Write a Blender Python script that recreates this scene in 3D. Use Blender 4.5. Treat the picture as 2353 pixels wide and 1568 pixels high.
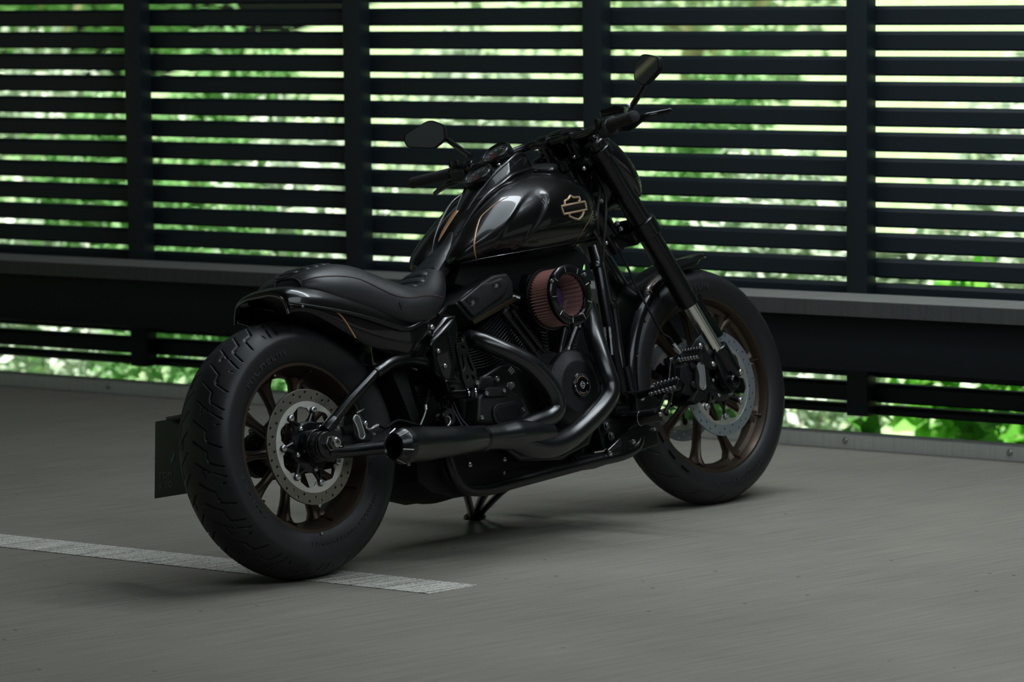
import bpy, bmesh, math, random
import numpy as np
from mathutils import Vector, Matrix
from mathutils.bvhtree import BVHTree

for _o in list(bpy.data.objects):
    bpy.data.objects.remove(_o)
SC = bpy.context.scene
COL = SC.collection
PI = math.pi
D2R = math.radians

# ------------------------------------------------------------------ camera
cd = bpy.data.cameras.new('camera')
cam = bpy.data.objects.new('camera', cd)
COL.objects.link(cam)
PITCH, ROLL = D2R(5.9556), D2R(-0.6456)
fw = Vector((0, math.cos(PITCH), -math.sin(PITCH)))
up0 = Vector((0, math.sin(PITCH), math.cos(PITCH)))
rt0 = Vector((1, 0, 0))
rt = rt0 * math.cos(ROLL) + up0 * math.sin(ROLL)
up = -rt0 * math.sin(ROLL) + up0 * math.cos(ROLL)
m = Matrix((rt, up, -fw)).transposed().to_4x4()
m.translation = (0, 0, 1.5062)
cam.matrix_world = m
cd.sensor_width = 36.0
cd.lens = 8028.449 / 2353 * 36.0
cd.clip_end = 400
cd.dof.use_dof = True
cd.dof.focus_distance = 9.0
cd.dof.aperture_fstop = 5.0
SC.camera = cam

# ------------------------------------------------------------------ world, sun, large lights, exposure
SC.view_settings.view_transform = 'Standard'
SC.view_settings.look = 'None'
SC.view_settings.gamma = 1.0
SC.view_settings.use_curve_mapping = False
SC.view_settings.exposure = 0.0
w = bpy.data.worlds.new('world')
SC.world = w
w.use_nodes = True
nt = w.node_tree
bg = nt.nodes['Background']
tc = nt.nodes.new('ShaderNodeTexCoord')
sep = nt.nodes.new('ShaderNodeSeparateXYZ')
rmp = nt.nodes.new('ShaderNodeValToRGB')
nt.links.new(tc.outputs['Generated'], sep.inputs[0])
nt.links.new(sep.outputs['Z'], rmp.inputs[0])
rmp.color_ramp.elements[0].position = 0.0
rmp.color_ramp.elements[0].color = (0.10, 0.13, 0.09, 1)
rmp.color_ramp.elements[1].position = 0.25
rmp.color_ramp.elements[1].color = (0.62, 0.76, 0.86, 1)
nt.links.new(rmp.outputs[0], bg.inputs[0])
bg.inputs[1].default_value = 0.13

def sun_light(energy, direction, angle):
    l = bpy.data.lights.new('sun', 'SUN')
    l.energy = energy
    l.angle = D2R(angle)
    l.color = (1.0, 0.985, 0.94)
    o = bpy.data.objects.new('sun', l)
    COL.objects.link(o)
    o.rotation_euler = Vector(direction).to_track_quat('-Z', 'Y').to_euler()
    return o

sun_light(12.5, (0.35, 0.45, -1.0), 1.0)

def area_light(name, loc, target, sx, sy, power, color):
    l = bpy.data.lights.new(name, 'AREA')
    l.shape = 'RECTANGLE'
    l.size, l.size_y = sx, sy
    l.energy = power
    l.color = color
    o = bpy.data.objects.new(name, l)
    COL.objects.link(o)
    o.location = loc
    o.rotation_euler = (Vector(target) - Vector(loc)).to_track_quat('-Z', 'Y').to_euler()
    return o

# added overhead area lights for fill and highlights, and daylight from the open right-hand side of the deck
area_light('rear_overhead_fill', (1.1, 9.3, 3.35), (1.0, 9.0, 0), 3.8, 1.4, 50, (0.80, 0.92, 1.0))  # added beyond the bike for highlights on upper surfaces
area_light('overhead_fill', (2.0, 5.8, 3.35), (1.4, 6.8, 0), 4.2, 2.2, 82, (0.82, 0.93, 1.0))  # added overhead in the foreground as soft fill
area_light('highlight_strip_fill', (1.2, 9.7, 3.25), (0.8, 9.0, 0), 3.6, 0.26, 50, (0.88, 0.95, 1.0))  # added narrow light for bright streaks on the exhaust
area_light('open_side_daylight', (8.6, 6.6, 1.3), (0.6, 8.8, 0.3), 6.5, 1.6, 8, (0.97, 0.97, 0.93))

# ------------------------------------------------------------------ materials
def mat(name, color=(0.02, 0.02, 0.02), rough=0.5, metal=0.0, coat=0.0, spec=0.5, noise=0.0, nscale=60.0,
        bump=0.0, bscale=300.0, color2=None, emit=None, trans=0.0, aniso=0.0):
    M = bpy.data.materials.new(name)
    M.use_nodes = True
    N, L = M.node_tree.nodes, M.node_tree.links
    b = N['Principled BSDF']
    b.inputs['Base Color'].default_value = (*color, 1)
    b.inputs['Roughness'].default_value = rough
    b.inputs['Metallic'].default_value = metal
    b.inputs['Coat Weight'].default_value = coat
    b.inputs['Coat Roughness'].default_value = 0.03
    b.inputs['Specular IOR Level'].default_value = spec
    b.inputs['Transmission Weight'].default_value = trans
    b.inputs['Anisotropic'].default_value = aniso
    t = N.new('ShaderNodeTexCoord')
    if noise > 0 or color2:
        n = N.new('ShaderNodeTexNoise')
        n.inputs['Scale'].default_value = nscale
        n.inputs['Detail'].default_value = 5
        L.new(t.outputs['Object'], n.inputs['Vector'])
        mx = N.new('ShaderNodeMix')
        mx.data_type = 'RGBA'
        c2 = color2 or tuple(min(1, c * (1 + noise) + 0.0) for c in color)
        mx.inputs['A'].default_value = (*color, 1)
        mx.inputs['B'].default_value = (*c2, 1)
        L.new(n.outputs['Fac'], mx.inputs['Factor'])
        L.new(mx.outputs['Result'], b.inputs['Base Color'])
    if bump > 0:
        n2 = N.new('ShaderNodeTexNoise')
        n2.inputs['Scale'].default_value = bscale
        n2.inputs['Detail'].default_value = 3
        L.new(t.outputs['Object'], n2.inputs['Vector'])
        bp = N.new('ShaderNodeBump')
        bp.inputs['Strength'].default_value = bump
        bp.inputs['Distance'].default_value = 0.002
        L.new(n2.outputs['Fac'], bp.inputs['Height'])
        L.new(bp.outputs['Normal'], b.inputs['Normal'])
    if emit:
        b.inputs['Emission Color'].default_value = (*emit[0], 1)
        b.inputs['Emission Strength'].default_value = emit[1]
    return M

GLOSS = mat('gloss_black_paint', (0.002, 0.002, 0.0025), 0.30, 0, 0.55, 0.28)
SATIN = mat('satin_black_ceramic', (0.003, 0.0036, 0.0046), 0.27, 0.0, 0.0, 0.85, bump=0.03, bscale=900)
METBLK = mat('black_coated_metal', (0.0025, 0.0028, 0.0034), 0.30, 0.0, 0.3, 0.35)
WRINKLE = mat('wrinkle_black', (0.006, 0.0062, 0.0068), 0.48, 0, 0, 0.42, bump=0.35, bscale=700)
MATTE = mat('matte_black', (0.004, 0.004, 0.004), 0.6, 0, 0, 0.25)
RUBBER = mat('tyre_rubber', (0.0085, 0.0088, 0.0098), 0.48, 0, 0, 0.42, noise=0.6, nscale=25)
RUBBERTXT = mat('tyre_lettering', (0.024, 0.024, 0.027), 0.40)
GRIP = mat('grip_rubber', (0.012, 0.012, 0.012), 0.7, bump=0.2, bscale=900)
BRONZE = mat('bronze_wheel_paint', (0.062, 0.044, 0.031), 0.36, 0.65, 0.0, noise=0.2, nscale=30)
STEEL = mat('worn_disc_band', (0.26, 0.245, 0.21), 0.40, 1.0, noise=0.15, nscale=40, aniso=0.4)
STEELB = mat('front_disc_steel', (0.50, 0.55, 0.61), 0.45, 1.0, noise=0.1, nscale=40)
STEELI = mat('disc_ring_steel', (0.88, 0.86, 0.80), 0.42, 1.0, noise=0.1, nscale=60)
BOLT = mat('zinc_bolt', (0.55, 0.56, 0.56), 0.28, 1.0)
CHROME = mat('chrome', (0.80, 0.80, 0.78), 0.24, 0.85)
FORKTUBE = mat('fork_inner_tube', (0.80, 0.79, 0.74), 0.16, 1.0)
LEATHER = mat('seat_leather', (0.0065, 0.0070, 0.0082), 0.42, 0, 0, 0.5, noise=0.3, nscale=8, bump=0.12, bscale=500)
THREAD = mat('brown_stitching', (0.075, 0.035, 0.022), 0.7)
THREADB = mat('black_stitching', (0.006, 0.006, 0.006), 0.7)
GOLD = mat('bronze_gold_pinstripe', (0.42, 0.22, 0.105), 0.38, 0.25, 0.3)
GOLDM = mat('gold_badge_metal', (0.66, 0.47, 0.30), 0.42, 0.6)
REDF = mat('red_filter_gauze', (0.50, 0.31, 0.29), 0.6, noise=0.4, nscale=80)
WHITE = mat('white_print', (0.55, 0.55, 0.55), 0.6)
PALEGREY = mat('grey_print', (0.16, 0.17, 0.17), 0.6)
TEALP = mat('teal_print', (0.02, 0.22, 0.22), 0.5)
REDP = mat('red_print', (0.35, 0.02, 0.02), 0.5)
MIRROR = mat('mirror_glass', (0.42, 0.43, 0.42), 0.01, 1.0)
DIAL = mat('gauge_dial', (0.012, 0.014, 0.018), 0.4)
FENCE = mat('dark_blue_black_paint', (0.0090, 0.0145, 0.0190), 0.5, 0, 0, 0.28, noise=0.25, nscale=3)
BEAM = mat('dark_beam_paint', (0.0045, 0.0062, 0.0082), 0.6, 0, 0, 0.25, noise=0.35, nscale=6)
PLATEM = mat('black_plate', (0.006, 0.006, 0.006), 0.5)

def glass_mat(name, tint, rough=0.0):
    M = bpy.data.materials.new(name)
    M.use_nodes = True
    N, L = M.node_tree.nodes, M.node_tree.links
    b = N['Principled BSDF']
    N.remove(b)
    out = N['Material Output']
    tr = N.new('ShaderNodeBsdfTransparent')
    tr.inputs[0].default_value = (*tint, 1)
    gl = N.new('ShaderNodeBsdfGlossy')
    gl.inputs['Roughness'].default_value = 0.03
    lw = N.new('ShaderNodeLayerWeight')
    pw = N.new('ShaderNodeMath'); pw.operation = 'POWER'; pw.inputs[1].default_value = 4.0
    fr = N.new('ShaderNodeMath'); fr.operation = 'MULTIPLY_ADD'; fr.inputs[1].default_value = 0.7; fr.inputs[2].default_value = 0.04
    L.new(lw.outputs['Facing'], pw.inputs[0]); L.new(pw.outputs[0], fr.inputs[0])
    mx = N.new('ShaderNodeMixShader')
    L.new(fr.outputs[0], mx.inputs[0])
    L.new(tr.outputs[0], mx.inputs[1])
    L.new(gl.outputs[0], mx.inputs[2])
    L.new(mx.outputs[0], out.inputs[0])
    return M
GLASS = glass_mat('clear_lens', (0.92, 0.92, 0.92))

# ------------------------------------------------------------------ helpers
def tag(o, label=None, cat=None, group=None, kind=None):
    if label: o['label'] = label
    if cat: o['category'] = cat
    if group: o['group'] = group
    if kind: o['kind'] = kind
    return o

def empty(name, parent=None):
    o = bpy.data.objects.new(name, None)
    o.empty_display_size = 0.05
    COL.objects.link(o)
    o.parent = parent
    return o

def link(name, me, parent=None, loc=None):
    o = bpy.data.objects.new(name, me)
    COL.objects.link(o)
    o.parent = parent
    if loc is not None: o.location = loc
    return o

def frame(axis):
    a = Vector(axis).normalized()
    h = Vector((0, 0, 1)) if abs(a.z) < 0.9 else Vector((1, 0, 0))
    u = h.cross(a).normalized()
    v = a.cross(u)
    return u, v, a

def smooth_path(pts, k=6):
    P = [Vector(p) for p in pts]
    if len(P) < 3 or k <= 1: return P
    Q = [P[0] * 2 - P[1]] + P + [P[-1] * 2 - P[-2]]
    out = []
    for i in range(1, len(Q) - 2):
        p0, p1, p2, p3 = Q[i - 1:i + 3]
        for j in range(k):
            t = j / k
            out.append(0.5 * ((2 * p1) + (p2 - p0) * t + (2 * p0 - 5 * p1 + 4 * p2 - p3) * t * t + (3 * p1 - p0 - 3 * p2 + p3) * t ** 3))
    out.append(P[-1])
    return out

class MB:
    def __init__(s): s.v = []; s.f = []
    def add(s, v, f):
        b = len(s.v)
        s.v += [tuple(q) for q in v]
        s.f += [tuple(i + b for i in q) for q in f]
        return s
    def grid(s, rings, closed=True, cap0=False, cap1=False):
        n = len(rings[0]); v = [q for r in rings for q in r]; f = []
        for i in range(len(rings) - 1):
            for j in range(n if closed else n - 1):
                a, b = i * n + j, i * n + (j + 1) % n
                f.append((a, b, b + n, a + n))
        if cap0: f.append(tuple(range(n))[::-1])
        if cap1: f.append(tuple((len(rings) - 1) * n + j for j in range(n)))
        return s.add(v, f)
    def lathe(s, prof, org, axis=(0, -1, 0), n=48, cap=True):
        """profile of (radius, height along axis)"""
        u, v, a = frame(axis); o = Vector(org)
        rings = [[o + a * h + (u * math.cos(2 * PI * k / n) + v * math.sin(2 * PI * k / n)) * max(r, 1e-5) for k in range(n)] for r, h in prof]
        return s.grid(rings, True, cap and prof[0][0] > 1e-4, cap and prof[-1][0] > 1e-4)
    def tube(s, pts, r, n=16, k=6, caps=True, flat=1.0):
        P = smooth_path(pts, k)
        m = len(P)
        if isinstance(r, (int, float)): R = [r] * m
        else:
            R = [float(np.interp(i / (m - 1) * (len(r) - 1), range(len(r)), r)) for i in range(m)]
        t0 = (P[1] - P[0]).normalized()
        u, v, _ = frame(t0)
        rings = []
        for i in range(m):
            t = (P[min(i + 1, m - 1)] - P[max(i - 1, 0)]).normalized()
            u = (u - t * u.dot(t)).normalized()
            v = t.cross(u)
            rings.append([P[i] + (u * math.cos(2 * PI * q / n) + v * math.sin(2 * PI * q / n) * flat) * R[i] for q in range(n)])
        return s.grid(rings, True, caps, caps)
    def box(s, c, size, rot=None):
        v = []
        for x in (-1, 1):
            for y in (-1, 1):
                for z in (-1, 1):
                    q = Vector((x * size[0] / 2, y * size[1] / 2, z * size[2] / 2))
                    if rot is not None: q = rot @ q
                    v.append(q + Vector(c))
        return s.add(v, [(0, 1, 3, 2), (4, 6, 7, 5), (0, 4, 5, 1), (2, 3, 7, 6), (0, 2, 6, 4), (1, 5, 7, 3)])
    def prism(s, poly, y0, y1):
        """polygon in x,z (or x,y,z points, y ignored) pushed from y0 to y1"""
        q = [(p[0], p[-1]) for p in poly]
        n = len(q)
        v = [(a, y0, b) for a, b in q] + [(a, y1, b) for a, b in q]
        f = [tuple(range(n)), tuple(range(2 * n - 1, n - 1, -1))] + [(i, i + n, (i + 1) % n + n, (i + 1) % n) for i in range(n)]
        return s.add(v, f)
    def build(s, name, material, parent=None, smooth=True, angle=35, bevel=0.0, seg=2, sub=0, solid=0.0):
        me = bpy.data.meshes.new(name)
        me.from_pydata(s.v, [], s.f)
        bm = bmesh.new(); bm.from_mesh(me)
        bmesh.ops.remove_doubles(bm, verts=bm.verts, dist=1e-6)
        bmesh.ops.recalc_face_normals(bm, faces=bm.faces)
        if bevel > 0:
            ed = [e for e in bm.edges if len(e.link_faces) == 2 and e.calc_face_angle(0) > D2R(28)]
            bmesh.ops.bevel(bm, geom=ed, offset=bevel, segments=seg, profile=0.6, affect='EDGES', clamp_overlap=True)
        bm.to_mesh(me); bm.free()
        if smooth:
            me.shade_smooth()
            me.set_sharp_from_angle(angle=D2R(angle))
        me.materials.append(material)
        o = link(name, me, parent)
        if solid:
            md = o.modifiers.new('solid', 'SOLIDIFY'); md.thickness = solid; md.offset = -1
        if sub:
            md = o.modifiers.new('sub', 'SUBSURF'); md.levels = sub; md.render_levels = sub
        return o

def curve_mesh(loops, thick, bevel=0.0, res=4):
    """flat closed outlines (first = outside, others = holes) with thickness, as a mesh in the XY plane"""
    cu = bpy.data.curves.new('c', 'CURVE')
    cu.dimensions = '2D'; cu.fill_mode = 'BOTH'
    cu.extrude = max(thick / 2 - bevel, 0); cu.bevel_depth = bevel; cu.bevel_resolution = 1
    for lp in loops:
        sp = cu.splines.new('POLY')
        sp.points.add(len(lp) - 1)
        for i, q in enumerate(lp): sp.points[i].co = (q[0], q[1], 0, 1)
        sp.use_cyclic_u = True
    return _eval(cu)

def text_mesh(body, size, thick=0.0006, bold=0.0, space=1.0):
    cu = bpy.data.curves.new('t', 'FONT')
    cu.body = body; cu.size = size; cu.extrude = thick / 2; cu.offset = bold
    cu.align_x = 'CENTER'; cu.align_y = 'CENTER'; cu.space_character = space; cu.resolution_u = 3
    return _eval(cu)

def _eval(cu):
    ob = bpy.data.objects.new('tmp', cu)
    COL.objects.link(ob)
    dg = bpy.context.evaluated_depsgraph_get()
    me = bpy.data.meshes.new_from_object(ob.evaluated_get(dg))
    bpy.data.objects.remove(ob)
    bpy.data.curves.remove(cu)
    return me

def place(me, name, material, parent, org, ux, uy, angle=35):
    """put an XY-plane mesh at org with x along ux and y along uy"""
    x = Vector(ux).normalized(); z = x.cross(Vector(uy)).normalized(); y = z.cross(x)
    M = Matrix((x, y, z)).transposed().to_4x4(); M.translation = Vector(org)
    me.transform(M)
    me.materials.clear(); me.materials.append(material)
    me.shade_smooth(); me.set_sharp_from_angle(angle=D2R(angle))
    me.name = name
    return link(name, me, parent)

def side_plate(loops, y, thick, name, material, parent, bevel=0.001):
    """loops of (x,z) or (x,y,z); plate lies in the bike's side plane, outer face towards -y"""
    L = [[(q[0], q[-1]) for q in lp] for lp in loops]
    me = curve_mesh(L, thick, bevel)
    return place(me, name, material, parent, (0, y, 0), (1, 0, 0), (0, 0, 1))

def circle(cx, cz, r, n=24, a0=0.0):
    return [(cx + r * math.cos(a0 + 2 * PI * i / n), cz + r * math.sin(a0 + 2 * PI * i / n)) for i in range(n)]

def ring_text(body, r, a0, size, y, cx, cz, name, material, parent, thick=0.0015, inward=False, bold=0.0, space=1.0):
    """lettering bent round a circle in the side plane, read clockwise from the right side"""
    me = text_mesh(body, size, thick, bold, space)
    n = len(me.vertices)
    co = np.empty(n * 3); me.vertices.foreach_get('co', co); co = co.reshape(-1, 3)
    a = a0 + (co[:, 0] if inward else -co[:, 0]) / r
    rr = r - co[:, 1] if inward else r + co[:, 1]
    out = np.stack([cx + rr * np.cos(a), np.full(n, y) - co[:, 2], cz + rr * np.sin(a)], 1)
    me.vertices.foreach_set('co', out.ravel())
    me.update()
    me.materials.clear(); me.materials.append(material)
    me.name = name
    return link(name, me, parent)

# shared bolts: head along -y at local origin
def _bolt_mesh(kind):
    b = MB()
    if kind == 'socket':
        b.lathe([(0.62, -0.6), (1.0, -0.6), (1.0, 0.35), (0.86, 0.55), (0.5, 0.55), (0.48, 0.1), (0.0, 0.1)], (0, 0, 0), n=20)
    elif kind == 'button':
        b.lathe([(1.0, -0.4), (1.0, 0.05), (0.92, 0.3), (0.7, 0.5), (0.42, 0.58), (0.4, 0.2), (0.0, 0.2)], (0, 0, 0), n=20)
    else:
        b.lathe([(1.25, -0.5), (1.25, -0.05), (1.0, 0.0), (1.0, 0.6), (0.85, 0.75), (0.0, 0.75)], (0, 0, 0), n=6)
    o = b.build('bolt_' + kind, BOLT, None, angle=40)
    me = o.data
    bpy.data.objects.remove(o)
    return me
BOLTS = {k: _bolt_mesh(k) for k in ('socket', 'button', 'hex')}

def bolt(loc, r, parent, kind='socket', name='bolt', axis=(0, -1, 0)):
    o = link(name, BOLTS[kind], parent, loc)
    o.scale = (r, r, r)
    if tuple(axis) != (0, -1, 0):
        o.rotation_mode = 'QUATERNION'
        o.rotation_quaternion = Vector((0, -1, 0)).rotation_difference(Vector(axis).normalized())
    return o

# ------------------------------------------------------------------ the place: fence frame (s to the right, n to the camera)
PHI = D2R(34.1747)
FU = Vector((math.cos(PHI), -math.sin(PHI), 0)); FN = Vector((-math.sin(PHI), -math.cos(PHI), 0))
FO = Vector((0, 11.8695, 0))
FM = Matrix((FU, -FN, Vector((0, 0, 1)))).transposed().to_4x4(); FM.translation = FO   # local x = s, local y = -n
def fbox(mb, s0, s1, n0, n1, z0, z1):
    return mb.box(((s0 + s1) / 2, -(n0 + n1) / 2, (z0 + z1) / 2), (s1 - s0, abs(n1 - n0), z1 - z0))

def concrete(name, base, dark, streak=1.0, spots=True, paint=None):
    M = bpy.data.materials.new(name); M.use_nodes = True
    N, L = M.node_tree.nodes, M.node_tree.links
    b = N['Principled BSDF']; b.inputs['Roughness'].default_value = 0.82; b.inputs['Specular IOR Level'].default_value = 0.3
    t = N.new('ShaderNodeTexCoord')
    mp = N.new('ShaderNodeMapping'); mp.vector_type = 'TEXTURE'; mp.inputs['Rotation'].default_value = (0, 0, D2R(75)); mp.inputs['Scale'].default_value = (0.7, 0.03, 1)
    L.new(t.outputs['Object'], mp.inputs[0])
    n1 = N.new('ShaderNodeTexNoise'); n1.inputs['Scale'].default_value = 2.2; n1.inputs['Detail'].default_value = 8; n1.inputs['Roughness'].default_value = 0.65
    L.new(mp.outputs[0], n1.inputs[0])
    n2 = N.new('ShaderNodeTexNoise'); n2.inputs['Scale'].default_value = 1.1; n2.inputs['Detail'].default_value = 6
    L.new(t.outputs['Object'], n2.inputs[0])
    n3 = N.new('ShaderNodeTexNoise'); n3.inputs['Scale'].default_value = 260; n3.inputs['Detail'].default_value = 2
    L.new(t.outputs['Object'], n3.inputs[0])
    def math_(op, a, bb):
        q = N.new('ShaderNodeMath'); q.operation = op
        for i, x in enumerate((a, bb)):
            if isinstance(x, (int, float)): q.inputs[i].default_value = x
            else: L.new(x, q.inputs[i])
        return q.outputs[0]
    s = math_('ADD', math_('MULTIPLY', n1.outputs['Fac'], 0.46), math_('MULTIPLY', n2.outputs['Fac'], 0.34))
    s = math_('ADD', s, math_('MULTIPLY', n3.outputs['Fac'], 0.30))
    r = N.new('ShaderNodeValToRGB'); L.new(s, r.inputs[0])
    r.color_ramp.elements[0].position = 0.36; r.color_ramp.elements[0].color = (*dark, 1)
    r.color_ramp.elements[1].position = 0.70; r.color_ramp.elements[1].color = (*base, 1)
    col = r.outputs[0]
    if spots:
        vo = N.new('ShaderNodeTexVoronoi'); vo.inputs['Scale'].default_value = 13
        L.new(t.outputs['Object'], vo.inputs[0])
        vr = N.new('ShaderNodeValToRGB'); L.new(vo.outputs['Distance'], vr.inputs[0])
        vr.color_ramp.elements[0].position = 0.045; vr.color_ramp.elements[0].color = (0.25, 0.25, 0.25, 1)
        vr.color_ramp.elements[1].position = 0.10; vr.color_ramp.elements[1].color = (1, 1, 1, 1)
        # keep only some of the pits
        vg = N.new('ShaderNodeSeparateColor'); L.new(vo.outputs['Color'], vg.inputs[0])
        gt = math_('GREATER_THAN', vg.outputs[0], 0.30)
        mx0 = N.new('ShaderNodeMix'); mx0.data_type = 'RGBA'; mx0.inputs['B'].default_value = (1, 1, 1, 1)
        L.new(gt, mx0.inputs['Factor']); L.new(vr.outputs[0], mx0.inputs['A'])
        mx = N.new('ShaderNodeMix'); mx.data_type = 'RGBA'; mx.blend_type = 'MULTIPLY'; mx.inputs['Factor'].default_value = 0.8
        L.new(col, mx.inputs['A']); L.new(mx0.outputs['Result'], mx.inputs['B']); col = mx.outputs['Result']
    if paint:
        wr = math_('ADD', math_('MULTIPLY', n1.outputs['Fac'], 0.55), math_('MULTIPLY', n3.outputs['Fac'], 0.55))
        pr = N.new('ShaderNodeValToRGB'); L.new(wr, pr.inputs[0])
        pr.color_ramp.elements[0].position = 0.47; pr.color_ramp.elements[1].position = 0.60
        mx = N.new('ShaderNodeMix'); mx.data_type = 'RGBA'; mx.inputs['B'].default_value = (*paint, 1)
        L.new(pr.outputs[0], mx.inputs['Factor']); L.new(col, mx.inputs['A']); col = mx.outputs['Result']
    L.new(col, b.inputs['Base Color'])
    bp = N.new('ShaderNodeBump'); bp.inputs['Strength'].default_value = 0.45; bp.inputs['Distance'].default_value = 0.004
    L.new(s, bp.inputs['Height']); L.new(bp.outputs['Normal'], b.inputs['Normal'])
    return M
CONC = concrete('broomed_concrete', (0.298, 0.274, 0.229), (0.148, 0.138, 0.117))
LINEP = concrete('worn_line_paint', (0.298, 0.274, 0.229), (0.148, 0.138, 0.117), paint=(0.66, 0.64, 0.58))
KERBM = concrete('kerb_steel_grey', (0.62, 0.62, 0.58), (0.42, 0.42, 0.39), spots=False)
EDGEM = concrete('shaded_plate_edge', (0.070, 0.072, 0.068), (0.035, 0.036, 0.035), spots=False)  # weathered lip, with its weaker light painted in as a darker colour
CAPM = concrete('weathered_capping', (0.27, 0.27, 0.245), (0.15, 0.15, 0.138), spots=False)
CEILM = concrete('ceiling_concrete', (0.11, 0.105, 0.09), (0.07, 0.07, 0.062), spots=False)

fl = fbox(MB(), -9, 9, 0.06, 22, -0.25, 0.0).build('floor', CONC)
fl.matrix_world = FM; tag(fl, kind='structure')
b = MB(); b.add([(-6.0, -2.775, 0.0022), (1.772, -2.775, 0.0022), (1.738, -2.935, 0.0022), (-6.0, -2.935, 0.0022), (-6.0, -2.775, -0.001), (1.772, -2.775, -0.001), (1.738, -2.935, -0.001), (-6.0, -2.935, -0.001)], [(0, 1, 2, 3), (4, 7, 6, 5), (0, 4, 5, 1), (1, 5, 6, 2), (2, 6, 7, 3), (3, 7, 4, 0)])
pl = b.build('painted_line', LINEP, fl, smooth=False)
pl.matrix_parent_inverse = Matrix.Identity(4)

# concrete roof slab of the deck above, with beams
b = MB()
b.box((7.0, 1.5, 3.75), (30, 24, 0.3))
for y in (-2.0, 3.0):
    b.box((7.0, y, 3.42), (30, 0.35, 0.4))
cl = b.build('ceiling', CEILM, smooth=False); tag(cl, kind='structure')

# kerb upstand with its fixing bolts
kb = fbox(MB(), -6.2, 5.2, 0.02, 0.10, -0.02, 0.044).build('trim_1', KERBM, bevel=0.004)
kb.matrix_world = FM; tag(kb, kind='structure')
for s in (-4.03, -3.45, -2.88, -2.30, -1.726, -1.15, -0.57, 0.2, 0.77, 1.347, 1.924, 2.5):
    bolt((s, -0.1015, 0.026), 0.010, kb, 'button')

# louvred fence
fence = empty('louvre_fence'); fence.matrix_world = FM
tag(fence, 'dark blue-black louvred steel fence of square posts and level slats, behind the motorcycle', 'fence')
POSTS = [-1.7013 + 0.9991 * k for k in range(-3, 7)]
pz, zb = 0.0807, 0.5231
me = fbox(MB(), 0, 0.0745, -0.062, 0, 0.0914, 2.30).build('post', FENCE, fence, bevel=0.0025)
pm = me.data; me.location.x = POSTS[0]
for s in POSTS[1:]: link('post', pm, fence, (s, 0, 0))
def slat_mesh(h):
    L = 0.9991 - 0.012
    pr = [(-0.070, -h / 2 + 0.006), (-0.070, h / 2 - 0.011), (-0.078, h / 2), (-0.112, h / 2), (-0.112, h / 2 - 0.003), (-0.112, -h / 2), (-0.077, -h / 2)]
    b = MB(); n = len(pr)
    v = [(0.0, -a, c) for a, c in pr] + [(L, -a, c) for a, c in pr]
    f = [tuple(range(n)), tuple(range(2 * n - 1, n - 1, -1))] + [(i, (i + 1) % n, (i + 1) % n + n, i + n) for i in range(n)]
    o = b.add(v, f).build('slat', FENCE, None, smooth=False)
    m_ = o.data; bpy.data.objects.remove(o)
    return m_
SL, SR = slat_mesh(0.0613), slat_mesh(0.030)
random.seed(4)
for s in POSTS[:-1]:
    link('slat', SR, fence, (s + 0.043, 0, 0.1035))
    for k in range(1, 27):
        z = 0.1195 + 0.0404 + pz * (k - 1)
        o = link('slat', SL, fence, (s + 0.043, 0, z + random.uniform(-0.0006, 0.0006)))

# barrier beam with capping plates
beam = empty('barrier_beam'); beam.matrix_world = FM
tag(beam, 'long low dark steel barrier beam with grey capping plates running along the fence', 'barrier')
fbox(MB(), -6.2, 5.2, 0.015, 0.215, 0.264, 0.437).build('beam', BEAM, beam, bevel=0.004)
cuts = [-6.2, -3.2, -1.15, 0.845, 2.85, 5.2]
for a, c in zip(cuts[:-1], cuts[1:]):
    b = MB()
    fbox(b, a + 0.0015, c - 0.0015, 0.0, 0.235, 0.479, 0.487)
    cp = b.build('capping_plate', CAPM, beam, bevel=0.0015, seg=1)
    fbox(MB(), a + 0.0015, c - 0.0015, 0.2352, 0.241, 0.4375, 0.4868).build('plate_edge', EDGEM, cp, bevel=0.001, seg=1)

# ------------------------------------------------------------------ greenery beyond the fence
def leaf_mat(name, c1, c2, tr):
    M = bpy.data.materials.new(name); M.use_nodes = True
    N, L = M.node_tree.nodes, M.node_tree.links
    b = N['Principled BSDF']; b.inputs['Roughness'].default_value = 0.35
    out = N['Material Output']
    g = N.new('ShaderNodeNewGeometry')
    t = N.new('ShaderNodeTexCoord')
    n = N.new('ShaderNodeTexNoise'); n.inputs['Scale'].default_value = 2.2; n.inputs['Detail'].default_value = 3
    L.new(t.outputs['Object'], n.inputs[0])
    a = N.new('ShaderNodeMath'); a.operation = 'MULTIPLY_ADD'; a.inputs[1].default_value = 0.6
    L.new(g.outputs['Random Per Island'], a.inputs[0])
    s_ = N.new('ShaderNodeMath'); s_.operation = 'MULTIPLY'; s_.inputs[1].default_value = 0.5; L.new(n.outputs['Fac'], s_.inputs[0])
    L.new(s_.outputs[0], a.inputs[2])
    r = N.new('ShaderNodeValToRGB'); L.new(a.outputs[0], r.inputs[0])
    r.color_ramp.elements[0].position = 0.15; r.color_ramp.elements[0].color = (*c1, 1)
    r.color_ramp.elements[1].position = 0.8; r.color_ramp.elements[1].color = (*c2, 1)
    L.new(r.outputs[0], b.inputs['Base Color'])
    tl = N.new('ShaderNodeBsdfTranslucent'); L.new(r.outputs[0], tl.inputs[0])
    mx = N.new('ShaderNodeMixShader'); mx.inputs[0].default_value = tr
    L.new(b.outputs[0], mx.inputs[1]); L.new(tl.outputs[0], mx.inputs[2]); L.new(mx.outputs[0], out.inputs[0])
    return M
LEAF_A = leaf_mat('mid_green_leaf', (0.09, 0.26, 0.07), (0.32, 0.58, 0.24), 0.45)
LEAF_B = leaf_mat('pale_green_leaf', (0.24, 0.38, 0.24), (0.74, 0.82, 0.68), 0.4)
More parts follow.
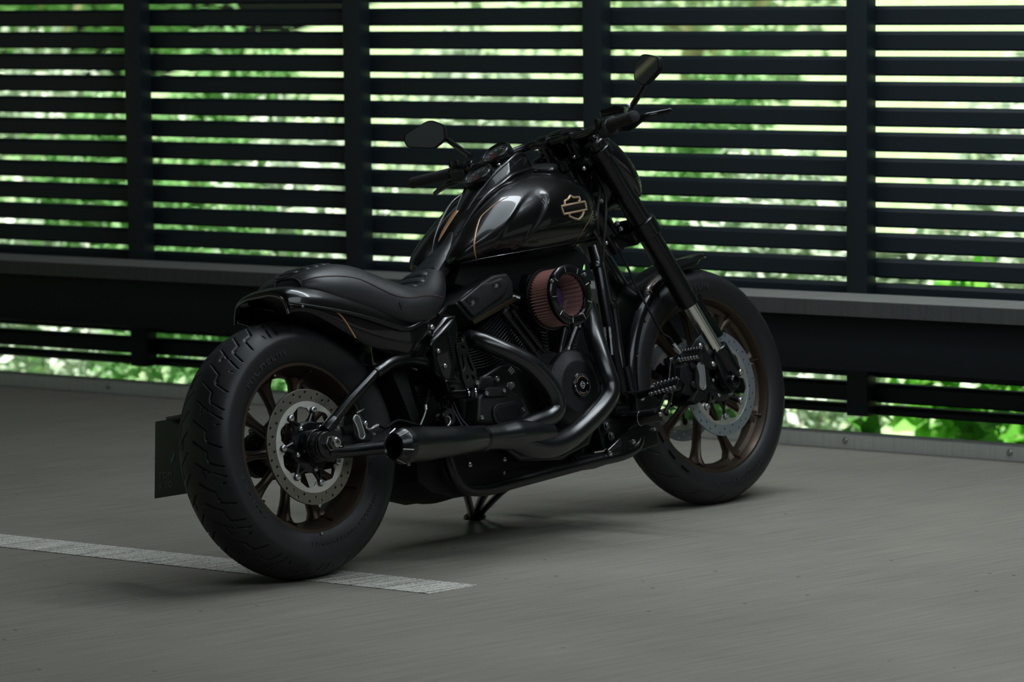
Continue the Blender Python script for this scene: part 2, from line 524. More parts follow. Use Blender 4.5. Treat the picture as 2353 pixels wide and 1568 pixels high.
LEAF_C = leaf_mat('vivid_green_leaf', (0.05, 0.26, 0.02), (0.26, 0.66, 0.10), 0.45)
BARK = mat('pale_bark', (0.40, 0.33, 0.25), 0.8, noise=0.5, nscale=12, bump=0.4, bscale=40)
GRASS = mat('sunlit_grass_bank', (0.05, 0.15, 0.03), 0.9, noise=1.2, nscale=6, color2=(0.50, 0.66, 0.36))

def leaf_cloud(seed, n, rx, ry, rz, leaf, zc):
    rs = np.random.RandomState(seed)
    # clumps, then leaves around them
    nc = max(10, n // 90)
    d = rs.normal(size=(nc, 3)); d /= np.linalg.norm(d, axis=1)[:, None]
    c = d * (rs.uniform(0.35, 1.0, nc) ** 0.6)[:, None] * np.array([rx, ry, rz])
    idx = rs.randint(0, nc, n)
    p = c[idx] + rs.normal(size=(n, 3)) * np.array([rx, ry, rz]) * 0.13
    p[:, 2] += zc
    a = rs.normal(size=(n, 3)); a /= np.linalg.norm(a, axis=1)[:, None]
    nrm = rs.normal(size=(n, 3)) + np.array([-0.2, -0.5, 1.1]); nrm /= np.linalg.norm(nrm, axis=1)[:, None]
    b_ = np.cross(nrm, a); b_ /= np.linalg.norm(b_, axis=1)[:, None]
    a = np.cross(b_, nrm)
    L = leaf * rs.uniform(0.6, 1.3, n)[:, None]
    V = np.stack([p - a * L, p - b_ * L * 0.45 + nrm * L * 0.12, p + a * L, p + b_ * L * 0.45 + nrm * L * 0.12], 1).reshape(-1, 3)
    me = bpy.data.meshes.new('foliage')
    me.vertices.add(4 * n); me.vertices.foreach_set('co', V.ravel())
    me.loops.add(4 * n); me.loops.foreach_set('vertex_index', np.arange(4 * n, dtype=np.int32))
    me.polygons.add(n); me.polygons.foreach_set('loop_start', np.arange(0, 4 * n, 4, dtype=np.int32))
    me.update(); me.validate()
    return me

def trunk_mesh(h, r, seed, nb=5):
    random.seed(seed); b = MB()
    top = Vector((random.uniform(-.2, .2), random.uniform(-.2, .2), h))
    b.tube([(0, 0, 0), (random.uniform(-.08, .08), 0, h * .4), top], [r, r * .75, r * .45], n=8, k=4)
    for i in range(nb):
        z = h * random.uniform(.35, .9); a = random.uniform(0, 2 * PI); l = h * random.uniform(.25, .5)
        s_ = Vector((top.x * z / h, top.y * z / h, z))
        b.tube([s_, s_ + Vector((math.cos(a) * l * .5, math.sin(a) * l * .5, l * .35)), s_ + Vector((math.cos(a) * l, math.sin(a) * l, l * .9))], [r * .4, r * .25, r * .1], n=6, k=3)
    return b

bank = MB()
g = []
for i in range(15):
    g.append([(-24 + j * 3.4, 0.6 + i * 2.6, -1.9 + 0.13 * max(0, i - 2) ** 1.35 + 0.12 * math.sin(i * 1.7 + j)) for j in range(15)])
bank.grid(g, closed=False)
gb = bank.build('grass_bank', GRASS); gb.matrix_world = FM; tag(gb, kind='structure')

def plant(name, label, cat, group, s, n, z, cloud, leafm, scale, rot, trunk=None):
    o = empty(name); o.location = FO + FU * s + FN * n + Vector((0, 0, z)); o.rotation_euler.z = rot; o.scale = (scale,) * 3
    tag(o, label, cat, group)
    c = link('foliage', cloud, o)
    if not cloud.materials: cloud.materials.append(leafm)
    c['kind'] = 'stuff'
    if trunk: link('trunk', trunk, o)
    return o
def tmesh(h, r, seed, nb=5):
    o = trunk_mesh(h, r, seed, nb).build('trunk', BARK, None); m_ = o.data; bpy.data.objects.remove(o); return m_
CL1 = leaf_cloud(1, 5200, 0.62, 0.6, 1.25, 0.055, 1.2)
CL2 = leaf_cloud(2, 4800, 0.62, 0.6, 1.25, 0.060, 1.2)
CL3 = leaf_cloud(3, 2000, 0.60, 0.55, 1.0, 0.10, 0.95)
CL4 = leaf_cloud(4, 9000, 1.9, 1.8, 2.4, 0.09, 4.0)
CL5 = leaf_cloud(5, 9000, 1.9, 1.8, 2.4, 0.09, 4.0)
TS, TT = tmesh(1.3, 0.05, 3, 6), tmesh(4.4, 0.13, 8, 7)
random.seed(21)
def where(s, n):
    """which bay of the fence a plant is seen through, from the camera"""
    p = FO + FU * s + FN * n
    d = Vector((p.x, p.y)); # ray from the camera to the plant meets the fence line
    nn, fo = Vector((FN.x, FN.y)), Vector((FO.x, FO.y))
    t = fo.dot(nn) / d.dot(nn); q = d * t - fo
    sf = q.dot(Vector((FU.x, FU.y)))
    return int(math.floor((sf - POSTS[0]) / 0.9991)) - 2
BAY = {0: 'left of the leftmost post', 1: 'between the first and second posts', 2: 'between the second and third posts', 3: 'between the third and fourth posts', 4: 'right of fourth post'}
ROW = ['nearest', 'middle', 'farthest']
k = 0
seen = set()
for row, (nn, z, st) in enumerate([(-3.2, -1.9, 1.25), (-5.6, -1.6, 1.5), (-8.2, -1.2, 1.8)]):
    s = -6.5 - row * 1.5
    while s < 4.6 + row:
        bay = where(s, nn)
        if -1 <= bay <= 5:
            bay = max(0, min(4, bay))
            vivid = bay == 4 and row < 2
            cl = CL3 if vivid else (CL1, CL2)[k % 2]
            tone = 'vivid' if vivid else ('mid' if cl is CL1 else 'pale')
            i_ = 0
            base = '%s green %s behind the fence %s, %s row' % (tone, 'broad-leaved shrub' if vivid else 'shrub', BAY[bay], ROW[row])
            lab = base
            for extra in ('', ', right neighbour', ', half hidden', ', deeper in'):
                if base + extra not in seen: lab = base + extra; break
            seen.add(lab)
            if vivid: plant('broadleaf_shrub', lab, 'shrub', 'shrubs beyond the fence', s, nn, z, CL3, LEAF_C, random.uniform(0.82, 0.98), random.uniform(0, 6), TS)
            else: plant('shrub', lab, 'shrub', 'shrubs beyond the fence', s, nn, z, cl, LEAF_A if cl is CL1 else LEAF_B, random.uniform(0.80, 0.98), random.uniform(0, 6), TS)
        s += st * random.uniform(0.9, 1.1); k += 1
for i, (s, nn, lab) in enumerate([(-13, -12, 'tall tree behind the shrubs, beyond the far left end of the fence'), (-7.2, -13, 'tall tree behind the shrubs, seen left of the leftmost fence post'), (-1.4, -12.3, 'tall pale tree behind the shrubs, seen through the middle of the fence'), (4.4, -13, 'tall tree behind the shrubs, seen through the fence right of its middle'), (10.2, -12.3, 'tall pale tree behind the shrubs at the right end of the fence')]):
    plant('tree', lab, 'tree', 'trees behind the shrubs', s, nn, -1.0, (CL4, CL5)[i % 2], (LEAF_A, LEAF_B)[i % 2], random.uniform(0.9, 1.05), random.uniform(0, 6), TT)
# greenery on the open left side of the deck (it shows in the right mirror)
for i, (x, y, lab) in enumerate([(-13.0, 6.0, 'tall tree on the open left side of the deck, nearest the camera'), (-13.5, 11.5, 'tall tree on the open left side of the deck, second from the camera'), (-14.0, 17.0, 'tall tree on the open left side of the deck, farthest from the camera')]):
    o = plant('tree', lab, 'tree', 'trees left of the deck', 0, 0, 0, (CL5, CL4)[i % 2], LEAF_A, 1.0, i * 1.3, TT); o.location = (x, y, -1.6)

# ------------------------------------------------------------------ motorcycle (x forward, y left, z up; origin under the rear wheel; it leans on its side stand)
bike = empty('motorcycle')
bike.matrix_world = Matrix(((0.68108, -0.71801, -0.14349, -0.5128), (0.73221, 0.66787, 0.13347, 8.7078), (0, -0.19596, 0.98061, 0), (0, 0, 0, 1)))
tag(bike, 'low black cruiser motorcycle with bronze wheels leaning on its side stand', 'motorcycle')

# ---- wheels
def tyre_mesh(cx, cz, yc, prof, R, groove, nt_=2200, ns=120):
    """prof: (s in -1..1, radius, y) control points; groove(theta, y, frac) -> depth"""
    S = np.linspace(0, 1, ns)
    pr = np.array(prof); q = np.linspace(0, 1, len(pr))
    P = smooth_path([(a, b_, 0) for a, b_ in prof], 10)
    P = np.array([(p.x, p.y) for p in P])
    d = np.r_[0, np.cumsum(np.linalg.norm(np.diff(P, axis=0), axis=1))]; d /= d[-1]
    r = np.interp(S, d, P[:, 0]); y = np.interp(S, d, P[:, 1])
    tr = np.gradient(r, S); ty = np.gradient(y, S); ln = np.hypot(tr, ty)
    nr, ny = ty / ln, -tr / ln
    th = np.linspace(0, 2 * PI, nt_, endpoint=False)
    T, Yy = np.meshgrid(th, y, indexing='ij'); Rr = np.broadcast_to(r, T.shape)
    dep = groove(T, Yy, Rr)
    RR_ = Rr - dep * nr; YY = Yy - dep * ny
    V = np.stack([cx + RR_ * np.cos(T), yc + YY, cz + RR_ * np.sin(T)], 2).reshape(-1, 3)
    i = np.arange(nt_)[:, None]; j = np.arange(ns - 1)[None, :]
    a = i * ns + j; b2 = ((i + 1) % nt_) * ns + j
    F = np.stack([a, a + 1, b2 + 1, b2], 2).reshape(-1, 4)
    me = bpy.data.meshes.new('tyre')
    me.vertices.add(len(V)); me.vertices.foreach_set('co', V.ravel())
    me.loops.add(F.size); me.loops.foreach_set('vertex_index', F.ravel().astype(np.int32))
    me.polygons.add(len(F)); me.polygons.foreach_set('loop_start', np.arange(0, F.size, 4, dtype=np.int32))
    me.update(); me.validate(); me.shade_smooth()
    me.materials.append(RUBBER)
    return me

def seg_groove(U, Vv, segs, wdt, dep):
    out = np.zeros_like(U)
    for (u0, v0, u1, v1) in segs:
        du, dv = u1 - u0, v1 - v0; L2 = du * du + dv * dv
        t = np.clip(((U - u0) * du + (Vv - v0) * dv) / L2, 0, 1)
        dd = np.hypot(U - u0 - t * du, Vv - v0 - t * dv)
        out = np.maximum(out, dep * np.clip((wdt - dd) / (wdt * 0.35), 0, 1))
    return out

def rear_groove(T, Y, R):
    pitch = 2 * PI * 0.329 / 13
    tot = np.zeros_like(T)
    for side in (-1, 1):
        off = 0 if side < 0 else pitch / 2
        U = (-T * 0.329 + off) % pitch; Vv = np.abs(Y)
        m_ = (np.sign(Y) == side) & (R > 0.27)
        segs = []
        for i in range(3):
            u0 = pitch * i / 3
            segs.append((u0 + 0.030, 0.010, u0, 0.047))
            if i != 1: segs += [(u0, 0.047, u0 - 0.030, 0.050), (u0 - 0.030, 0.050, u0 - 0.046, 0.078)]
            else: segs += [(u0 - 0.004, 0.055, u0 - 0.020, 0.078), (u0 + 0.010, 0.030, u0 - 0.012, 0.032)]
        segs.append((0.016, 0.070, 0.017, 0.073))
        s2_ = segs + [(a - pitch, b_, c - pitch, d_) for a, b_, c, d_ in segs] + [(a + pitch, b_, c + pitch, d_) for a, b_, c, d_ in segs]
        tot = np.maximum(tot, np.where(m_, seg_groove(U, Vv, s2_, 0.0020, 0.0065), 0))
    # fine ribs round the sidewall
    tot += np.where((np.abs(R - 0.268) < 0.0012), 0.0008, 0) + np.where((np.abs(R - 0.226) < 0.0012), 0.0010, 0)
    return tot

def front_groove(T, Y, R):
    pitch = 2 * PI * 0.34 / 20
    tot = np.zeros_like(T)
    for side in (-1, 1):
        U = (-T * 0.34 + (0 if side < 0 else pitch / 2)) % pitch; Vv = np.abs(Y)
        m_ = (np.sign(Y) == side) & (R > 0.305)
        segs = [(0.088, 0.008, 0.050, 0.030), (0.050, 0.030, 0.020, 0.049)]
        s2_ = segs + [(a - pitch, b_, c - pitch, d_) for a, b_, c, d_ in segs]
        tot = np.maximum(tot, np.where(m_, seg_groove(U, Vv, s2_, 0.0019, 0.004), 0))
    return tot

def half(p):  # mirror a bead-to-crown half profile (radius, y>0) to a full one
    return [(r, -y) for r, y in p] + [(r, y) for r, y in p[::-1][1:]]

def wheel(name, cx, cz, yc, rf_, hw, nsp, a0, spw, parent):
    """cast wheel: flange radius rf_, half width hw, nsp spokes"""
    b = MB()
    q = [(rf_ - 0.004, hw - 0.004), (rf_ + 0.001, hw - 0.002), (rf_ + 0.001, hw + 0.002), (rf_ - 0.008, hw + 0.002), (rf_ - 0.012, hw - 0.004), (rf_ - 0.016, hw - 0.012),
         (rf_ - 0.019, hw - 0.020), (rf_ - 0.030, hw * 0.35), (rf_ - 0.032, 0)]
    inner = [(r, -y) for r, y in q] + [(r, y) for r, y in q[::-1][1:]]
    outer = [(rf_ - 0.010, hw - 0.010), (rf_ - 0.024, 0.3 * hw), (rf_ - 0.024, -0.3 * hw), (rf_ - 0.010, -hw + 0.010)]
    loop = inner + outer
    n = 144; rings = []
    for i in range(n):
        a = 2 * PI * i / n
        rings.append([(cx + r * math.cos(a), yc + y, cz + r * math.sin(a)) for r, y in loop])
    rings.append(rings[0])
    b.grid(rings, True)
    # hub
    b.lathe([(0.022, -0.075), (0.034, -0.075), (0.036, -0.03), (0.048, -0.028), (0.048, 0.028), (0.036, 0.03), (0.034, 0.075), (0.022, 0.075)], (cx, yc, cz), (0, 1, 0), 48)
    # forked spokes: a stem from the hub that widens into a web at the rim, with a raised centre rib
    for k in range(nsp):
        a = a0 + 2 * PI * k / nsp
        cu, su = math.cos(a), math.sin(a)
        rings = []
        for r, w_, d_, c_ in [(0.044, spw * 0.9, 0.016, 0.0), (0.075, spw * 0.72, 0.014, 0.0), (0.12, spw * 0.62, 0.012, 0), (rf_ - 0.075, spw * 0.74, 0.012, 0), (rf_ - 0.048, spw * 1.05, 0.014, 0), (rf_ - 0.034, spw * 1.7, 0.018, 0), (rf_ - 0.024, spw * 2.3, 0.022, 0)]:
            ring = []
            for t_, y_ in [(-1, 0.35), (-0.75, 0.85), (-0.28, 1.0), (0, 0.75), (0.28, 1.0), (0.75, 0.85), (1, 0.35), (1, -0.35), (0.75, -0.85), (0.28, -1), (0, -0.75), (-0.28, -1), (-0.75, -0.85), (-1, -0.35)]:
                tt = t_ * w_ / 2
                ring.append((cx + cu * r - su * tt, yc + y_ * d_, cz + su * r + cu * tt))
            rings.append(ring)
        b.grid(rings, True, True, True)
        # thin rib on the rim barrel opposite each spoke
        for y_ in (-1, 1):
            p0 = Vector((cx + cu * (rf_ - 0.031), yc + y_ * hw * 0.30, cz + su * (rf_ - 0.031)))
            p1 = Vector((cx + cu * (rf_ - 0.017), yc + y_ * (hw - 0.006), cz + su * (rf_ - 0.017)))
            b.tube([p0, p1], 0.0028, 6, 1)
    o = b.build(name, BRONZE, parent, angle=38)
    return o

def disc_loops(cx, cz, R, rm, hole_rows, nholes):
    out = [circle(cx, cz, R, 120), circle(cx, cz, rm, 120)[::-1]]
    for k in range(nholes):
        r = hole_rows[k % len(hole_rows)]
        a = 2 * PI * k / nholes
        out.append(circle(cx + r * math.cos(a), cz + r * math.sin(a), 0.0042, 10)[::-1])
    return out
def ring_loops(cx, cz, rm, ri, nb, a0, lug=0.012):
    """inner ring with a lug at each carrier rivet and a shallow scallop between them"""
    inn = []; m_ = 280
    for i in range(m_):
        a = 2 * PI * i / m_
        d_ = abs(((a - a0 + PI / nb) % (2 * PI / nb)) - PI / nb)
        r = ri + 0.003 * math.cos(nb * 2 * (a - a0))
        if d_ < 0.20: r = r - lug * min(1, (0.20 - d_) / 0.07)
        inn.append((cx + r * math.cos(a), cz + r * math.sin(a)))
    return [circle(cx, cz, rm, 120), inn[::-1]]

# rear wheel
YR = 0.010
rw = wheel('rear_wheel', 0, 0.329, YR, 0.2165, 0.064, 10, 0.0, 0.034, bike)
rt_prof = half([(0.208, 0.054), (0.214, 0.064), (0.222, 0.071), (0.240, 0.080), (0.262, 0.086), (0.276, 0.0875), (0.285, 0.0855), (0.298, 0.077), (0.313, 0.058), (0.324, 0.032), (0.329, 0.0)])
ty = link('tyre', tyre_mesh(0, 0.329, YR, rt_prof, 0.329, rear_groove), rw)
for txt, a, sz, col, rr_ in (('HARLEY-DAVIDSON', -68, 0.027, RUBBERTXT, 0.250), ('SCORCHER', -155, 0.022, RUBBERTXT, 0.249), ('MICHELIN', 118, 0.032, RUBBERTXT, 0.250)):
    ring_text(txt, rr_, D2R(a), sz, YR - 0.0832, 0, 0.329, 'tyre_lettering', col, rw, 0.0015, bold=0.0004, space=1.25)
me = curve_mesh(disc_loops(0, 0.329, 0.1462, 0.1165, [0.138, 0.124, 0.1385, 0.128], 42), 0.0056, 0.0004)
bd = place(me, 'brake_disc', STEEL, rw, (0, -0.068, 0), (1, 0, 0), (0, 0, 1))
me = curve_mesh(ring_loops(0, 0.329, 0.1166, 0.102, 7, D2R(22.3)), 0.0046, 0.0004)
place(me, 'disc_inner_ring', STEELI, rw, (0, -0.068, 0), (1, 0, 0), (0, 0, 1))
sp = MB()
for k in range(7):
    a = D2R(22.3 + 360 / 7 * k)
    ca, sa = math.cos(a), math.sin(a)
    for da in (-0.20, 0.20):
        r0 = 0.050
        p0 = (r0 * math.cos(a + da * 1.6), -0.070, 0.329 + r0 * math.sin(a + da * 1.6)); p1 = (0.093 * ca, -0.070, 0.329 + 0.093 * sa)
        sp.tube([p0, p1], [0.006, 0.0045], 8, 1)
    sp.lathe([(0.010, -0.003), (0.010, 0.004), (0.0085, 0.0055), (0.0, 0.0055)], (0.094 * ca, -0.070, 0.329 + 0.094 * sa), n=20)
sp.lathe([(0.030, -0.004), (0.066, -0.004), (0.066, 0.004), (0.060, 0.010), (0.030, 0.012)], (0, -0.068, 0.329), n=56)
sp.build('disc_carrier', METBLK, rw)
for k in range(7):
    a = D2R(22.3 + 360 / 7 * k)
    b = MB().lathe([(0.0082, 0.0), (0.0082, 0.004), (0.0065, 0.005), (0.0045, 0.005), (0.0045, 0.002), (0, 0.002)], (0.094 * math.cos(a), -0.0745, 0.329 + 0.094 * math.sin(a)), n=20)
    b.build('disc_rivet', BOLT, rw)
for k in range(5):
    a = D2R(-20 + 72 * k)
    bolt((0.057 * math.cos(a), -0.080, 0.329 + 0.057 * math.sin(a)), 0.0068, rw, 'button', 'hub_bolt')
bolt((0, -0.062, 0.11), 0.004, rw, 'socket', 'valve')

# front wheel (turned a touch with the bars)
YF = 0.006
fwh = wheel('front_wheel', 1.615, 0.340, YF, 0.2545, 0.040, 9, D2R(13), 0.032, bike)
ft_prof = half([(0.246, 0.034), (0.252, 0.041), (0.262, 0.048), (0.280, 0.0545), (0.298, 0.0560), (0.310, 0.0530), (0.324, 0.041), (0.335, 0.022), (0.340, 0.0)])
link('tyre', tyre_mesh(1.615, 0.340, YF, ft_prof, 0.34, front_groove, 1500, 84), fwh)
for txt, a, sz, rr_ in (('HARLEY-DAVIDSON', -78, 0.021, 0.284), ('MICHELIN', 96, 0.026, 0.283)):
    ring_text(txt, rr_, D2R(a), sz, YF - 0.0556, 1.615, 0.340, 'tyre_lettering', RUBBERTXT, fwh, 0.002, bold=0.0004, space=1.25)
for i in range(3):
    a = D2R(-128 - 13 * i)
    b = MB().tube([(1.615 + 0.284 * math.cos(a + t), YF - 0.0552, 0.34 + 0.284 * math.sin(a + t)) for t in (-0.06, 0, 0.06)], 0.0065, 10, 3, flat=0.3)
    b.build('tyre_marking', MATTE, fwh)
for yy, ax in ((-0.072, (0, -1, 0)), (0.084, (0, 1, 0))):
    me = curve_mesh(disc_loops(1.615, 0.340, 0.150, 0.1195, [0.142, 0.127, 0.1425, 0.131], 42), 0.0056, 0.0004)
    place(me, 'brake_disc', STEELB, fwh, (0, yy, 0), (1, 0, 0), (0, 0, 1))
    me = curve_mesh(ring_loops(1.615, 0.340, 0.1196, 0.110, 7, D2R(-89), 0.020), 0.0046, 0.0004)
    place(me, 'disc_inner_ring', STEELI, fwh, (0, yy, 0), (1, 0, 0), (0, 0, 1))
    sp = MB()
    for k in range(7):
        a = D2R(-89 + 360 / 7 * k)
        c1 = Vector((1.615 + 0.066 * math.cos(a), yy, 0.34 + 0.066 * math.sin(a))); c2 = Vector((1.615 + 0.094 * math.cos(a), yy, 0.34 + 0.094 * math.sin(a)))
        for da in (-0.36, 0.36):
            p0 = (1.615 + 0.045 * math.cos(a + da), yy, 0.34 + 0.045 * math.sin(a + da))
            sp.tube([p0, c1.lerp(c2, 0.2), c2], [0.0055, 0.005, 0.0045], 8, 1)
        sp.lathe([(0.0105, -0.003), (0.0105, 0.004), (0.009, 0.0055), (0.0, 0.0055)], c2, ax, n=20)
    sp.lathe([(0.022, -0.004), (0.052, -0.004), (0.052, 0.004), (0.040, 0.010), (0.022, 0.012)], (1.615, yy, 0.34), ax, n=48)
    sp.build('disc_carrier', METBLK, fwh)
    for k in range(7):
        a = D2R(-89 + 360 / 7 * k)
        MB().lathe([(0.0088, 0.0), (0.0088, 0.006), (0.007, 0.008), (0.0048, 0.008), (0.0048, 0.003), (0, 0.003)], (1.615 + 0.094 * math.cos(a), yy + ax[1] * 0.003, 0.34 + 0.094 * math.sin(a)), ax, n=20).build('disc_rivet', BOLT, fwh)
    for k in range(5):
        a = D2R(18 + 72 * k)
        bolt((1.615 + 0.040 * math.cos(a), yy + ax[1] * 0.012, 0.34 + 0.040 * math.sin(a)), 0.006, fwh, 'button', 'hub_bolt', ax)
ax_ = Vector((-math.sin(D2R(28)), 0, math.cos(D2R(28)))); st_o = Vector((1.76, 0, 0))
fwh.matrix_local = Matrix.Translation(st_o) @ Matrix.Rotation(D2R(-1.43), 4, ax_) @ Matrix.Translation(-st_o)

# ---- swing arm, axle and rear brake
sa = MB()
for s in (-1, 1):
    yo = 0.128
    sa.tube([(-0.005, s * yo, 0.307), (0.10, s * yo, 0.303), (0.30, s * 0.130, 0.298), (0.52, s * 0.115, 0.292)], [0.0175, 0.0165, 0.018, 0.020], 20, 5)
    sa.tube([(0.002, s * yo, 0.362), (0.105, s * yo, 0.430), (0.215, s * yo, 0.495)], [0.0135, 0.0135, 0.0135], 20, 1)
    sa.tube([(0.002, s * yo, 0.362), (0.040, s * yo, 0.386)], [0.0165, 0.0165], 20, 1)
    sa.tube([(0.205, s * yo, 0.489), (0.30, s * 0.12, 0.515), (0.42, s * 0.10, 0.50), (0.52, s * 0.10, 0.44), (0.53, s * 0.10, 0.30)], [0.016, 0.018, 0.02, 0.02, 0.02], 16, 6)
    st = [(0.002 + 0.047 * math.copysign(abs(math.cos(t)) ** 0.8, math.cos(t)), 0.3265 + 0.038 * math.copysign(abs(math.sin(t)) ** 0.8, math.sin(t))) for t in np.linspace(0, 2 * PI, 40, endpoint=False)]
    sa.prism(st, s * 0.110, s * 0.138)
sa.lathe([(0.040, 0.0), (0.042, 0.002), (0.042, 0.026), (0.040, 0.028)], (-0.004, -0.081, 0.329), n=48)
sw = sa.build('swing_arm', METBLK, bike, bevel=0.0015)
side_plate([[(0.004 + 0.042 * math.copysign(abs(math.cos(t)) ** 0.8, math.cos(t)), 0.326 + 0.033 * math.copysign(abs(math.sin(t)) ** 0.8, math.sin(t))) for t in np.linspace(0, 2 * PI, 48, endpoint=False)]], -0.1395, 0.006, 'axle_plate', METBLK, sw, 0.0018)
MB().lathe([(0.021, 0), (0.021, 0.003), (0.0175, 0.004), (0.0175, 0.014), (0.0150, 0.017), (0.012, 0.017)], (0.004, -0.1425, 0.329), n=6).build('axle_nut', mat('dark_zinc', (0.22, 0.215, 0.20), 0.3, 1.0), sw)
MB().lathe([(0.0125, 0), (0.0125, 0.023), (0.0105, 0.025), (0.0065, 0.025), (0.0060, 0.012), (0, 0.012)], (0.004, -0.1425, 0.329), n=28).build('axle_end', BOLT, sw)
bolt((0.038, -0.137, 0.318), 0.0055, sw, 'hex', 'adjuster_bolt', (0.9, -0.3, 0))

ca = MB()
ca.prism([(0.1289,-0.1,0.3898), (0.1459,-0.1,0.3945), (0.1667,-0.1,0.3834), (0.1783,-0.1,0.3462), (0.1861,-0.1,0.3325), (0.1796,-0.1,0.3191), (0.1395,-0.1,0.3233), (0.1268,-0.1,0.3387), (0.1236,-0.1,0.357)], -0.105, -0.055)
ca.prism([(0.0718,-0.1,0.3624), (0.1322,-0.1,0.3638), (0.1444,-0.1,0.3215), (0.0614,-0.1,0.3303)], -0.092, -0.05)
cal = ca.build('rear_brake_caliper', WRINKLE, bike, bevel=0.005, seg=3)
def peanut(p0, p1, r0, r1, waist, n=14, cut=None):
    p0, p1 = Vector((p0[0], p0[-1])), Vector((p1[0], p1[-1]))
    d = (p1 - p0).normalized(); nn = Vector((-d.y, d.x)); L = (p1 - p0).length
    pts = []
    for i in range(n):
        t = PI * i / (n - 1); pts.append(p0 - d * r0 * math.sin(t) + nn * r0 * math.cos(t))
    for f in (0.25, 0.5, 0.75): pts.append(p0 + d * L * f - nn * (r0 * (1 - f) + r1 * f) * (1 - waist * math.sin(PI * f)))
    for i in range(n):
        t = PI * i / (n - 1); pts.append(p1 + d * r1 * math.sin(t) - nn * r1 * math.cos(t))
    for f in (0.75, 0.5, 0.25): pts.append(p0 + d * L * f + nn * (r0 * (1 - f) + r1 * f) * (1 - waist * 0.0 * math.sin(PI * f)))
    return [(p.x, p.y) for p in pts]
pa, pb = (0.1387,-0.107,0.3802), (0.1478,-0.107,0.3396)
side_plate([peanut(pa, pb, 0.0120, 0.0115, 0.25), peanut(pa, pb, 0.0095, 0.0090, 0.3)[::-1]], -0.107, 0.004, 'caliper_badge_ring', CHROME, cal, 0.0008)
side_plate([peanut(pa, pb, 0.0078, 0.0074, 0.3)], -0.1065, 0.003, 'caliper_badge', mat('caliper_badge_grey', (0.20, 0.24, 0.23), 0.3, 0.9), cal, 0.0008)
b = MB()
for i in range(7): b.lathe([(0.012, i * 0.0042), (0.0095, i * 0.0042 + 0.0021), (0.012, i * 0.0042 + 0.0042)], (0.0992,-0.09,0.3556), (1, -0.2, 0.1), 20)
b.build('pin_boot', GRIP, cal)
bolt((0.2023,-0.095,0.3353), 0.0065, cal, 'hex', 'pin_bolt', (0.8, -0.6, 0))
bolt((0.1671,-0.107,0.3671), 0.0075, cal, 'button', 'banjo_bolt')
MB().tube([(0.1646,-0.11,0.3606), (0.1682,-0.11,0.3525), (0.1804,-0.11,0.3512), (0.1919,-0.11,0.3546), (0.2069,-0.11,0.3575)], [0.0028, 0.0028, 0.003, 0.0048, 0.0048], 10, 5).build('brake_line_fitting', CHROME, cal)
MB().tube([(0.1461,-0.1,0.3957), (0.1612,-0.1,0.3994), (0.1765,-0.1,0.4043)], [0.004, 0.005, 0.002], 10, 3).build('bleed_nipple', mat('dull_steel', (0.2, 0.2, 0.2), 0.35, 1.0), cal)
MB().tube([(0.2069,-0.11,0.3575), (0.2537,-0.09,0.3499), (0.3139,-0.08,0.3632), (0.3783,-0.09,0.3434), (0.3901,-0.1,0.365), (0.4025,-0.1,0.3958), (0.4315,-0.09,0.4304)], 0.0035, 10, 6).build('brake_hose', MATTE, cal)
MB().tube([(0.3633,-0.105,0.3432), (0.3823,-0.105,0.3652), (0.3933,-0.105,0.3821)], 0.0026, 10, 4).build('hose_pipe', CHROME, cal)
b = MB()
for i in range(4): b.lathe([(0.0045, i * 0.0035), (0.0055, i * 0.0035 + 0.0012), (0.0045, i * 0.0035 + 0.003)], (0.3916,-0.105,0.3795), (0.15, 0, 1), 16)
b.build('hose_ferrule', CHROME, cal)

# ---- belt guard / hugger behind the tyre
b = MB().prism([(0.3082,-0.07,0.4934), (0.3636,-0.07,0.4742), (0.3894,-0.07,0.3486), (0.3592,-0.07,0.3328), (0.3409,-0.07,0.4008)], -0.085, 0.06)
b.prism([(0.4491,0.03,0.4975), (0.6023,0.03,0.4836), (0.5642,0.03,0.3119), (0.4279,0.03,0.3262)], 0.0, 0.09)
b.build('inner_mudguard', MATTE, bike, bevel=0.003)

# ---- rear fender: arched shell, lofted along x
def fender_sections(st, ncs=28):
    rings = []
    for x, zt, zs, w_, zb_, wb in st:
        ring = []
        for i in range(ncs + 1):
            t = PI * i / ncs
            y = -w_ * math.copysign(abs(math.cos(t)) ** 0.75, math.cos(t)); z = zs + (zt - zs) * abs(math.sin(t)) ** 0.75
            ring.append((x, y, z))
        ring = [(x, -wb, zb_), (x, -(wb * 0.35 + w_ * 0.65), zb_ * 0.35 + zs * 0.65 - 0.002)] + ring + [(x, (wb * 0.35 + w_ * 0.65), zb_ * 0.35 + zs * 0.65 - 0.002), (x, wb, zb_)]
        rings.append(ring)
    return rings
FD = [(-0.033, 0.722, 0.688, 0.094, 0.666, 0.100), (-0.027, 0.733, 0.693, 0.102, 0.669, 0.107), (-0.012, 0.740, 0.693, 0.109, 0.669, 0.113), (0.01, 0.743, 0.687, 0.116, 0.665, 0.118), (0.04, 0.742, 0.680, 0.121, 0.654, 0.121),
      (0.09, 0.742, 0.666, 0.126, 0.625, 0.126), (0.16, 0.730, 0.643, 0.131, 0.582, 0.130), (0.22, 0.712, 0.622, 0.134, 0.553, 0.132),
      (0.29, 0.690, 0.600, 0.138, 0.530, 0.134), (0.36, 0.672, 0.592, 0.138, 0.520, 0.134), (0.43, 0.665, 0.620, 0.132, 0.560, 0.130)]
def dense(st, k=5):
    A = [smooth_path([(i, s[j], 0) for i, s in enumerate(st)], k) for j in range(len(st[0]))]
    return [tuple(A[j][i].y for j in range(len(st[0]))) for i in range(len(A[0]))]
fb = MB().grid(fender_sections(dense(FD)), closed=False)
